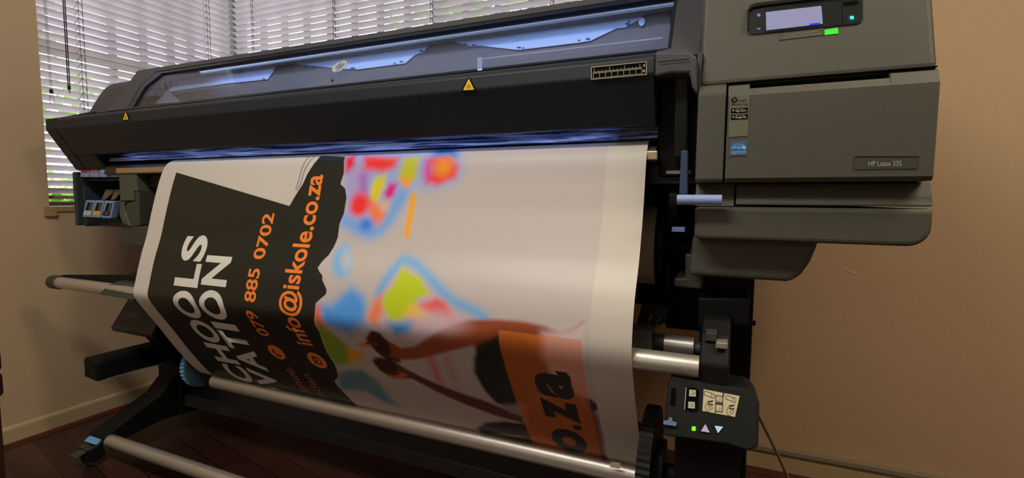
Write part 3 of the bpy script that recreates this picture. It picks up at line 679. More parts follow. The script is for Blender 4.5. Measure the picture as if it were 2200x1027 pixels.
# --- blue loading lever -----------------------------------------------------
M_LEV = mat('lever_navy', (58, 78, 112), .5)
q = lambda px, py, y: tuple(onY(px, py, y)[[0, 2]])
bm = new_bm(); add_xz(bm, [q(1465, 325, 1.03), q(1480, 325, 1.03), q(1479, 418, 1.03), q(1461, 418, 1.03)], 1.01, 1.03); lv = obj('loading_lever', bm, M_LEV, PR, .002)
a = onY(1455, 429, .985); b_ = onY(1551, 429, .985)
bm = new_bm(); add_cyl(bm, (a[0], .985, a[2]), (b_[0], .985, a[2]), .0095, 24); obj('lever_handle', bm, mat('lever_handle_blue', (150, 168, 220), .4), lv, smooth=True)
bm = new_bm(); add_box(bm, a[0] - .001, a[0] + .018, .985, 1.03, a[2] - .006, a[2] + .010); obj('lever_joint', bm, M_LEV, lv, .002)

# --- media roll compartment behind the banner -------------------------------
bm = new_bm(); add_xz(bm, [(-.32, 1.0), (-.045, 1.0), (-.045, .60), (-.14, .60), (-.16, .66), (-.32, .66)], 1.40, 1.44); obj('rear_plate', bm, M_BLACK, PR)
bm = new_bm(); q2 = lambda px, py: tuple(onY(px, py, 1.14)[[0, 2]])
add_xz(bm, [q2(1472, 545), q2(1512, 545), q2(1508, 622), q2(1448, 616), q2(1448, 598), q2(1472, 598)], 1.14, 1.30); obj('hub_bracket', bm, mat('bracket_olive', (72, 72, 60), .5), PR, .004)
bm = new_bm(); add_box(bm, *[onY(1443, 493, 1.10)[0], onY(1471, 493, 1.10)[0]], 1.10, 1.13, onY(1443, 498, 1.10)[2], onY(1443, 488, 1.10)[2]); obj('hub_lever', bm, M_BLUE, PR, .001)
bm = new_bm(); add_cyl(bm, (-.115, 1.16, .95), (-.095, 1.16, .95), .055, 32); obj('idler_disc', bm, M_BLACK, PR, .003)

# --- left: ink supply module -------------------------------------------------
YM = 1.06
def zM(px, py, y=YM): return onY(px, py, y)[2]
mx0, mx1 = onY(158, 430, YM)[0], onY(262, 430, YM)[0]
bm = new_bm()
zt, zb = 1.045, zM(170, 487)
add_box(bm, mx0, mx0 + .018, YM, 1.50, zb + .004, zt); add_box(bm, mx0, mx1, YM + .06, 1.50, zb, zb + .02)
add_box(bm, mx0, mx1, 1.30, 1.50, zb, zt); add_box(bm, mx0, mx1, YM + .03, 1.50, zM(200, 388), zM(200, 383)); add_box(bm, mx0 + .018, mx0 + .03, YM + .02, 1.3, zb, zM(170, 400))
add_box(bm, mx1 - .012, mx1, YM + .02, 1.5, zb, zt)
obj('ink_module', bm, mat('ink_module_dark_teal', (46, 58, 58), .5), PR, .004)
bm = new_bm()
for pts in ([(227, 407), (243, 407), (242, 414), (226, 429), (217, 430)], [(247, 407), (259, 407), (258, 414), (246, 429), (237, 430)]):
    add_xz(bm, [tuple(onY(x, y, 1.11)[[0, 2]]) for x, y in pts], 1.11, 1.116)
obj('latch_flap', bm, mat('flap_tan', (118, 110, 84), .5), PR, .001)
# green-grey bracket between module and banner
M_OLV = mat('olive_grey_plastic', (84, 88, 74), .5)
q3 = lambda px, py, y=1.056: tuple(onY(px, py, y)[[0, 2]])
bm = new_bm(); add_xz(bm, [q3(255, 371), q3(293, 373), q3(295, 411), q3(287, 411), q3(287, 431), q3(258, 432)], 1.056, 1.149); obj('side_cover', bm, M_OLV, PR, .002)
bm = new_bm(); add_xz(bm, [q3(258, 433), q3(270, 434), q3(266, 440), q3(267, 452), q3(279, 487), q3(262, 478), q3(256, 460)], 1.056, 1.149); obj('side_cover', bm, M_OLV, PR, .002)
bm = new_bm(); add_xz(bm, [q3(296, 411), q3(288, 412), q3(287, 432), q3(272, 435), q3(268, 441), q3(270, 453), q3(281, 488), q3(298, 484), q3(297, 432)], 1.059, 1.149); obj('side_cover', bm, mat('olive_dark', (66, 68, 58), .5), PR, .002)
bm = new_bm(); add_xz(bm, [q3(281, 488), q3(320, 484), q3(320, 530), q3(254, 525), q3(256, 508), q3(266, 497)], 1.056, 1.2); obj('side_foot', bm, mat('olive_dark', (66, 68, 58), .5), PR, .002)
bm = new_bm(); add_xz(bm, [(-2.03, 1.0), (-1.9, 1.0), (-1.7, 1.0), (-1.7, .80), (-1.93, .80)], 1.30, 1.34); obj('rear_plate', bm, M_BLACK, PR)

# --- stand -------------------------------------------------------------------
LY0, LY1 = 1.22, 1.36
bm = new_bm(); add_box(bm, onY(1503, 700, LY0)[0], onY(1617, 700, LY0)[0], LY0, LY1, .085, .93); obj('stand_leg', bm, M_BLACK, PR, .004)
bm = new_bm(); add_box(bm, -2.095, -1.96, LY0, LY1, .085, 1.0); obj('stand_leg', bm, M_BLACK, PR, .004)
def foot(x0, x1):
    FT = [(.96, .078), (.965, .104), (1.158, .185), (1.24, .27), (1.42, .27), (1.58, .13), (1.66, .10), (1.66, .075), (1.30, .070), (1.17, .085), (1.03, .070)]
    bm = new_bm(); add_yz(bm, FT, x0, x1); f = obj('foot', bm, M_BLACK, PR, .004)
    return f
fl = foot(-2.075, -1.985); fr = foot(-.03, .05)
# blue end strip on the left foot
bm = new_bm(); add_poly_prism(bm, [(-2.066, .945, .084), (-1.998, .945, .084), (-1.998, .998, .117), (-2.066, .998, .117)], (0, .006, -.004)); obj('end_strip', bm, mat('strip_blue', (110, 165, 225), .35), fl)
def caster(x, y):
    bm = new_bm(); add_box(bm, x - .028, x + .028, y - .03, y + .03, .066, .074); cs = obj('caster', bm, mat('caster_steel', (110, 110, 100), .35, metal=.8), PR, .001)
    bm = new_bm(); add_cyl(bm, (x - .020, y, .030), (x - .004, y, .030), .0295, 28); add_cyl(bm, (x + .004, y, .030), (x + .020, y, .030), .0295, 28); obj('wheel', bm, M_RUB, cs, .002)
    bm = new_bm(); add_yz(bm, [(y - .032, .034), (y - .030, .058), (y - .012, .066), (y + .02, .066), (y + .012, .030), (y, .022)], x - .026, x + .026); obj('fork', bm, M_BLACK, cs, .002)
    bm = new_bm(); add_poly_prism(bm, [(x - .022, y - .060, .052), (x + .022, y - .060, .052), (x + .022, y - .028, .062), (x - .022, y - .028, .062)], (0, 0, .004)); obj('brake_pedal', bm, mat('pedal_olive', (70, 72, 60), .4, metal=.3), cs, .001)
caster(-2.035, .955); caster(-2.03, 1.62); caster(.01, .99); caster(.01, 1.62)
# low cross beam
bm = new_bm(); add_box(bm, -1.985, -.03, 1.235, 1.33, .118, .165); obj('cross_beam', bm, mat('beam_grey', (56, 59, 60), .4), PR, .004)
# front tube between the feet
bm = new_bm(); add_cyl(bm, (-1.985, .985, .083), (-.03, .985, .083), .0215, 40); obj('foot_tube', bm, M_ALU, PR, smooth=True)

# arms on the left leg
bm = new_bm(); add_poly_prism(bm, [(-2.06, .955, .315), (-1.985, .955, .308), (-1.985, .955, .375), (-1.995, .955, .385), (-2.05, .955, .388), (-2.06, .955, .380)], (0, .42, 0)); arm = obj('lower_arm', bm, M_BLACK, PR, .006, seg=3)
bm = new_bm(); add_box(bm, -1.988, -1.980, .985, 1.36, .308, .3105); obj('arm_edge', bm, M_ALU, arm)
MP = [(-2.085, 1.045, .455), (-2.085, 1.150, .590)]
bm = new_bm(); add_yz(bm, [(1.035, .485), (1.045, .462), (1.20, .455), (1.34, .455), (1.34, .62), (1.125, .600)], -2.03, -1.80); obj('upper_arm', bm, M_BLACK, PR, .006)
bm = new_bm(); add_yz(bm, [(1.030, .478), (1.038, .462), (1.050, .466), (1.128, .585), (1.124, .604), (1.112, .602)], -2.035, -1.80); obj('arm_face', bm, mat('arm_face_green', (44, 50, 42), .5), PR, .004)
bm = new_bm(); add_yz(bm, [(1.10, .455), (1.34, .455), (1.34, .30), (1.18, .30), (1.14, .40)], -2.0, -1.92); obj('arm_body', bm, M_BLACK, PR, .004)

# --- tension bar with its carriers -------------------------------------------
BY, BZ, BR = .958, .643, .0205
a = onY(1502, 790, BY)
lx = onY(128, 607, BY)[0]
bm = new_bm(); add_cyl(bm, (lx, BY, BZ), (a[0], BY, BZ), BR, 48); tb = obj('tension_bar', bm, M_ALU, PR, smooth=True)
bm = new_bm(); add_cyl(bm, (lx - .042, BY, BZ), (lx + .006, BY, BZ), BR + .004, 32)
obj('bar_end_cap', bm, mat('cap_dark', (52, 56, 50), .5), tb, .004)
bm = new_bm(); add_poly_prism(bm, [(lx - .030, BY + .004, BZ + .021), (lx + .002, BY + .004, BZ + .026), (-1.86, BY + .060, BZ + .040), (-1.80, BY + .060, BZ - .01), (lx + .05, BY + .004, BZ - .018)], (0, .018, 0)); obj('bar_carrier', bm, M_BLACK, PR, .003)
q4 = lambda px, py, y=.925: tuple(onY(px, py, y)[[0, 2]])
bm = new_bm(); add_poly_prism(bm, [(-1.885, .925, .630), (-1.70, .925, .628), (-1.70, .96, .672), (-1.845, .96, .672), (-1.865, .945, .662)], (0, .060, 0)); obj('carrier_block', bm, mat('block_green_grey', (50, 56, 50), .5), PR, .004)
bm = new_bm(); add_cyl(bm, (-1.83, 1.005, .675), (-1.70, 1.005, .675), .022, 12); add_box(bm, -1.80, -1.70, .99, 1.20, .655, .690); obj('pivot_knob', bm, M_BLACK, PR, .003)
# right carrier
c0, c1 = onY(1502, 780, BY - .01)[0], onY(1568, 780, BY - .01)[0]
bm = new_bm(); add_yz(bm, [(.945, .588), (.945, .655), (.985, .700), (1.02, .720), (1.24, .720), (1.24, .588)], c0, c1); obj('bar_carrier', bm, M_BLACK, PR, .006, seg=3)
bm = new_bm(); add_yz(bm, [(.958, .642), (.990, .690), (.994, .700), (1.02, .702), (1.02, .63)], onY(1537, 750, .97)[0] , onY(1567, 750, .97)[0]); 
p_ = [onY(x, y, .955) for x, y in ((1538, 735), (1564, 737), (1563, 751), (1537, 749))]
bm.free(); bm = new_bm(); add_poly_prism(bm, [tuple(v) for v in p_], (0, .05, 0)); obj('carrier_latch', bm, M_ALU, PR, .002)
p_ = [onY(x, y, .968) for x, y in ((1516, 714), (1541, 716), (1536, 735), (1514, 733))]
bm = new_bm(); add_poly_prism(bm, [tuple(v) for v in p_], (0, .05, 0)); obj('carrier_tab', bm, mat('tab_green_grey', (58, 66, 60), .4), PR, .002)
p_ = [onY(x, y, 1.10) for x, y in ((1500, 640), (1612, 640), (1610, 700), (1568, 700), (1500, 705))]
bm = new_bm(); add_poly_prism(bm, [tuple(v) for v in p_], (0, .10, 0)); obj('pivot_housing', bm, M_BLACK, PR, .004)
bm = new_bm(); h = onX(1617, 694, onY(1617, 700, LY0)[0]); add_cyl(bm, (onY(1612, 694, 1.2)[0], 1.25, onY(1617, 694, 1.25)[2]), (onY(1623, 694, 1.25)[0], 1.25, onY(1617, 694, 1.25)[2]), .006, 12); obj('leg_screw', bm, M_BLACK, PR)

# --- take-up motor with its key panel ----------------------------------------
TA, TB = (.905, .535), (.955, .640)
def tz(px, py): return onPf(px, py, TA, TB)
bm = new_bm()
face = [(1437, 812), (1446, 808), (1604, 836), (1618, 843), (1632, 865), (1629, 962), (1606, 969), (1560, 955), (1424, 936), (1427, 905)]
add_poly_prism(bm, [tuple(tz(*p)) for p in face], (0, .13, -.02)); mo = obj('motor_box', bm, mat('motor_charcoal', (17, 21, 18), .65, bump=.15, bscale=700, spec=.25), PR, .008, seg=3)
bm = new_bm(); x_a, x_b = tz(1440, 930)[0], tz(1600, 930)[0]
add_yz(bm, [(.93, .54), (1.06, .54), (1.10, .20), (1.30, .10), (1.30, .06), (1.0, .06), (.955, .30)], x_a + .006, x_b - .004); obj('motor_column', bm, M_BLACK, PR, .004)
def tpx(pts, name, m, par=mo, off=.0006, th=.0008): return decal(name, pts, TA, TB, m, par, off, th)
kf = tpx([(1474, 827), (1478, 832), (1496, 834), (1502, 840), (1500, 880), (1496, 885), (1476, 883), (1470, 878)], 'key_field', M_GAP)
tpx([(1473.5, 832), (1475, 832), (1471.5, 881), (1470, 880)], 'key_field_edge', M_ALU, mo, .0012)
M_KEYC = mat('key_cream', (190, 186, 160), .5)
for (x, y) in ((1488, 845), (1486, 870.5)):
    k = tpx([(x - 7, y - 7.5), (x + 7, y - 6.5), (x + 7, y + 7.5), (x - 7.5, y + 6.5)], 'winding_key', M_KEYC, kf, .0016, .002)
    ring((TA, TB), x, y, 3.0, 3.9, -2.2, 2.6, 'key_arrow', M_INK, k, .0039)
gl = tpx([(1512, 836.5), (1589, 851), (1579, 896), (1509, 883)], 'guide_label', M_CREAM)
bm = new_bm()
def tl(pts): decal_bm(bm, pts, TA, TB, .0017, .0002)
tl([(1553, 844), (1556, 844.5), (1553, 862), (1550, 861.5)]); tl([(1537.5, 849), (1554, 851), (1554, 852.5), (1537.5, 850.5)]); tl([(1537.5, 849), (1539, 849), (1538, 884), (1536, 884)])
tl([(1537, 883), (1552, 885), (1552, 886.5), (1537, 884.5)]); tl([(1552, 851), (1554, 851), (1553, 886), (1551, 886)]); tl([(1539, 863), (1553, 865), (1552.5, 871), (1538.5, 869)]); tl([(1536, 884), (1538.5, 884), (1536, 890), (1534, 889.5)])
def outline(pts, w=1.0):
    for (xa, ya), (xb, yb) in zip(pts, pts[1:]):
        dx, dy = xb - xa, yb - ya; l_ = math.hypot(dx, dy); nx_, ny_ = -dy / l_ * w / 2, dx / l_ * w / 2
        tl([(xa + nx_, ya + ny_), (xb + nx_, yb + ny_), (xb - nx_, yb - ny_), (xa - nx_, ya - ny_)])
for ox, oy in ((0, 0), (46, 9)):
    outline([(1514 + ox, 840 + oy), (1535 + ox, 847 + oy), (1534 + ox, 856 + oy), (1513 + ox, 848 + oy), (1514 + ox, 840 + oy)])
    outline([(1529 + ox, 846 + oy), (1528 + ox, 852 + oy)])
    tl([(1519 + ox, 862 + oy), (1532 + ox, 860 + oy), (1532 + ox, 863 + oy), (1522 + ox, 866 + oy)]); tl([(1520 + ox, 867 + oy), (1532 + ox, 868 + oy), (1532 + ox, 871 + oy), (1520 + ox, 870 + oy)])
    outline([(1519 + ox, 865 + oy), (1515 + ox, 874 + oy), (1518 + ox, 883 + oy), (1524 + ox, 884 + oy)])
obj('label_drawing', bm, M_INK, gl)
for ox, oy in ((0, 0), (46, 9)):
    ring((TA, TB), 1526.5 + ox, 876.5 + oy, 3.6, 4.6, 0, 1.98 * PI, 'label_circle', M_INK, gl, .0019)
for (x, y) in ((1546, 857), (1545.5, 878)):
    k = tpx([(x - 6, y - 5.5), (x + 6, y - 4), (x + 6, y + 5.5), (x - 6, y + 4)], 'label_key_symbol', M_CREAM, gl, .0020, .0003)
    ring((TA, TB), x, y, 2.0, 2.7, -2.2, 2.6, 'key_arrow', M_INK, k, .0025)
tpx([(1487, 916), (1495, 917), (1494, 926), (1486, 925)], 'status_light', mat('led_green', (90, 255, 0), .4, emit=(110, 255, 20), estr=1.3))
for tri, c_ in (([(1515.5, 911), (1525, 929.5), (1505.5, 926.5)], (175, 170, 215)), ([(1535, 914.5), (1554, 917), (1542.5, 931)], (180, 215, 240))):
    cxx = sum(p[0] for p in tri) / 3; cyy = sum(p[1] for p in tri) / 3
    k = tpx([(cxx + (x - cxx) * 1.25, cyy + (y - cyy) * 1.25) for x, y in tri], 'arrow_key_rim', M_GAP)
    tpx(tri, 'arrow_key', mat('arrow_key_%d' % c_[0], c_, .4, emit=c_, estr=.25), k, .0016, .0015)
sl = tpx([(1443, 833), (1453, 835), (1450, 872), (1440, 870)], 'slider_slot', M_GAP)
tpx([(1426, 904), (1437, 903), (1438, 897), (1445, 898), (1445, 905), (1455, 908), (1453, 916), (1426, 912)], 'slider', mat('slider_blue', (92, 120, 150), .5), sl, .0016, .006)
bm = new_bm(); c_ = tz(1459, 965); add_cyl(bm, (c_[0] - .003, .945, c_[2]), (c_[0] - .003, .945, c_[2] - .03), .0022, 8); obj('motor_pin', bm, M_STEEL, mo)
bm = new_bm(); c_ = onY(1510, 1000, .95); add_box(bm, c_[0] - .004, c_[0] + .008, .945, .960, c_[2] - .012, c_[2] + .012); obj('red_tab', bm, mat('tab_red', (130, 50, 30), .5), mo)

# ================================================================== ink cartridges (each lifts out of the module)
def cartridge(px_quad, y, m_label, label, window, dot=None):
    """px_quad: front outline (tl, tr, br, bl) on the plane y"""
    P = [onY(x, yy, y) for x, yy in px_quad]; tl, tr, br_, bl_ = map(Vector, P)
    c = (bl_ + br_) / 2
    t = thing('ink_cartridge', label, 'ink cartridge', tuple(c), 'ink cartridges in the supply module left of the banner')
    bm = new_bm(); f = lambda s, v, d=0: tuple(Vector(tl + (tr - tl) * s + (bl_ - tl) * v) - Vector((0, d, 0)))
    add_poly_prism(bm, [f(.03, 0), f(.97, 0), f(.97, 1), f(.03, 1)], (0, .024, 0)); obj('body', bm, M_BLUEC, t, .0025, seg=3)
    bm = new_bm()
    if window:
        add_poly_prism(bm, [f(.30, .12, .0008), f(.86, .12, .0008), f(.82, .60, .0008), f(.22, .60, .0008)], (0, .003, 0)); w_ = obj('window', bm, M_BLACK, t)
        bm = new_bm(); add_poly_prism(bm, [f(.62, .14, .0012), f(.82, .14, .0012), f(.78, .58, .0012), f(.58, .58, .0012)], (0, .001, 0)); obj('inner_rib', bm, mat('rib_grey_green', (84, 92, 88), .5), w_)
    v0, v1 = (.62, .86) if window else (.02, .45)
    bm = new_bm(); add_poly_prism(bm, [f(.14, v0, .0012), f(.86, v0, .0012), f(.84, v1, .0012), f(.12, v1, .0012)], (0, .003, 0)); lab = obj('colour_label', bm, m_label, t)
    if dot:
        bm = new_bm(); add_poly_prism(bm, [tuple(Vector(f(.5, (v0 + v1) / 2, .0018)) + Vector((math.cos(a) * .0022, 0, math.sin(a) * .0022))) for a in np.linspace(0, 2 * PI, 10, endpoint=False)], (0, .0008, 0)); obj('dot', bm, dot, lab)
    return t
M_BLUEC = mat('cartridge_blue', (138, 160, 205), .4)
LC = dict(mag=mat('ink_magenta', (200, 60, 90), .5), lm=mat('ink_light_magenta', (215, 110, 130), .5), cy=mat('ink_pale_cyan', (150, 195, 215), .5), lc=mat('ink_light_cyan', (150, 190, 220), .5),
          wh=mat('ink_clear', (200, 220, 225), .5), ye=mat('ink_yellow', (240, 190, 40), .5), bk=mat('ink_black', (24, 26, 26), .4))
YT = 1.065
up4 = [(171, 191, 'mag', 'blue ink cartridge with a deep magenta label, upper row, farthest left'), (191, 212, 'lm', 'blue ink cartridge with a pink label and dark dot, upper row, second from left'),
       (212, 233, 'cy', 'blue ink cartridge with a pale cyan label, upper row, third from left'), (233, 256, 'lc', 'pale ink cartridge at the right end of the upper row beside the olive cover')]
for k, (a, b2, c_, lab) in enumerate(up4):
    cartridge([(a + 2, 362), (b2 + 1, 362 + .5), (b2, 381), (a, 380.5)], YT, LC[c_], lab, False, M_BLACK if c_ == 'lm' else None)
for k, (xt, xb, w_, c_, lab, d) in enumerate([(184, 176, 20, 'wh', 'blue ink cartridge with a pale label and black dot, lower row, leftmost', M_BLACK), (204, 196, 20, 'ye', 'blue ink cartridge with a yellow label, middle of the lower row', LC['bk']),
                                  (225, 217, 21, 'bk', 'blue ink cartridge with a black label, lower row, rightmost', LC['wh'])]):
    cartridge([(xt, 430 + k * .7), (xt + w_, 430.5 + k * .7), (xb + w_, 467.5 + k), (xb, 466 + k)], YM - .006, LC[c_], lab, True, d)

# ================================================================== the printed banner
XL_, XR_ = -1.700, -0.154
PL = [(1.20,1.080),(1.12,1.0803),(1.075,1.0745),(1.055,1.064),(1.040,1.046),(1.019,.99),(.995,.904),(.976,.827),(.956,.763),(.935,.68),(.929,.648),(.94,.620),(1.00,.523),(1.058,.426),(1.124,.335),(1.165,.3125),(1.21,.311),(1.25,.325)]
PRt = [(1.20,1.080),(1.12,1.0803),(1.075,1.0745),(1.057,1.062),(1.043,1.034),(1.031,.98),(1.018,.92),(.985,.831),(.947,.764),(.931,.714),(.928,.656),(.957,.596),(1.018,.495),(1.08,.41),(1.13,.339),(1.168,.3125),(1.21,.311),(1.25,.325)]
def dense(P):
    P = np.array(P); out = []; Q = np.vstack([2 * P[0] - P[1], P, 2 * P[-1] - P[-2]])
    for i in range(1, len(Q) - 2):
        p0, p1, p2, p3 = Q[i - 1], Q[i], Q[i + 1], Q[i + 2]; t = np.linspace(0, 1, 20, endpoint=False)[:, None]
        d1 = np.linalg.norm(p2 - p1); m1 = (p2 - p0) / (np.linalg.norm(p1 - p0) + d1) * d1; m2 = (p3 - p1) / (np.linalg.norm(p3 - p2) + d1) * d1
        out.append((2*t**3-3*t**2+1)*p1+(t**3-2*t**2+t)*m1+(-2*t**3+3*t**2)*p2+(t**3-t**2)*m2)
    out = np.vstack(out + [P[-1:]]); s = np.concatenate([[0], np.cumsum(np.linalg.norm(np.diff(out, axis=0), axis=1))]); return s, out
sL, DL = dense(PL); sR, DR = dense(PRt); BLEN = (sL[-1] + sR[-1]) / 2; BW = XR_ - XL_
def bsurf(u, v, off=0.0):
    u = np.asarray(u, float); v = np.asarray(v, float)
    def yz(vv):
        k = vv / BLEN
        Lf = np.stack([np.interp(k * sL[-1], sL, DL[:, i]) for i in (0, 1)], -1); Rf = np.stack([np.interp(k * sR[-1], sR, DR[:, i]) for i in (0, 1)], -1)
        t = (u / BW)[..., None]; return Lf * (1 - t) + Rf * t
    q = yz(v); d = yz(v + .004) - yz(v - .004); d /= np.linalg.norm(d, axis=-1, keepdims=True)
    nrm = np.stack([d[..., 1], -d[..., 0]], -1)           # towards the room
    q = q + nrm * off
    return np.stack([XL_ + u, q[..., 0], q[..., 1]], -1)
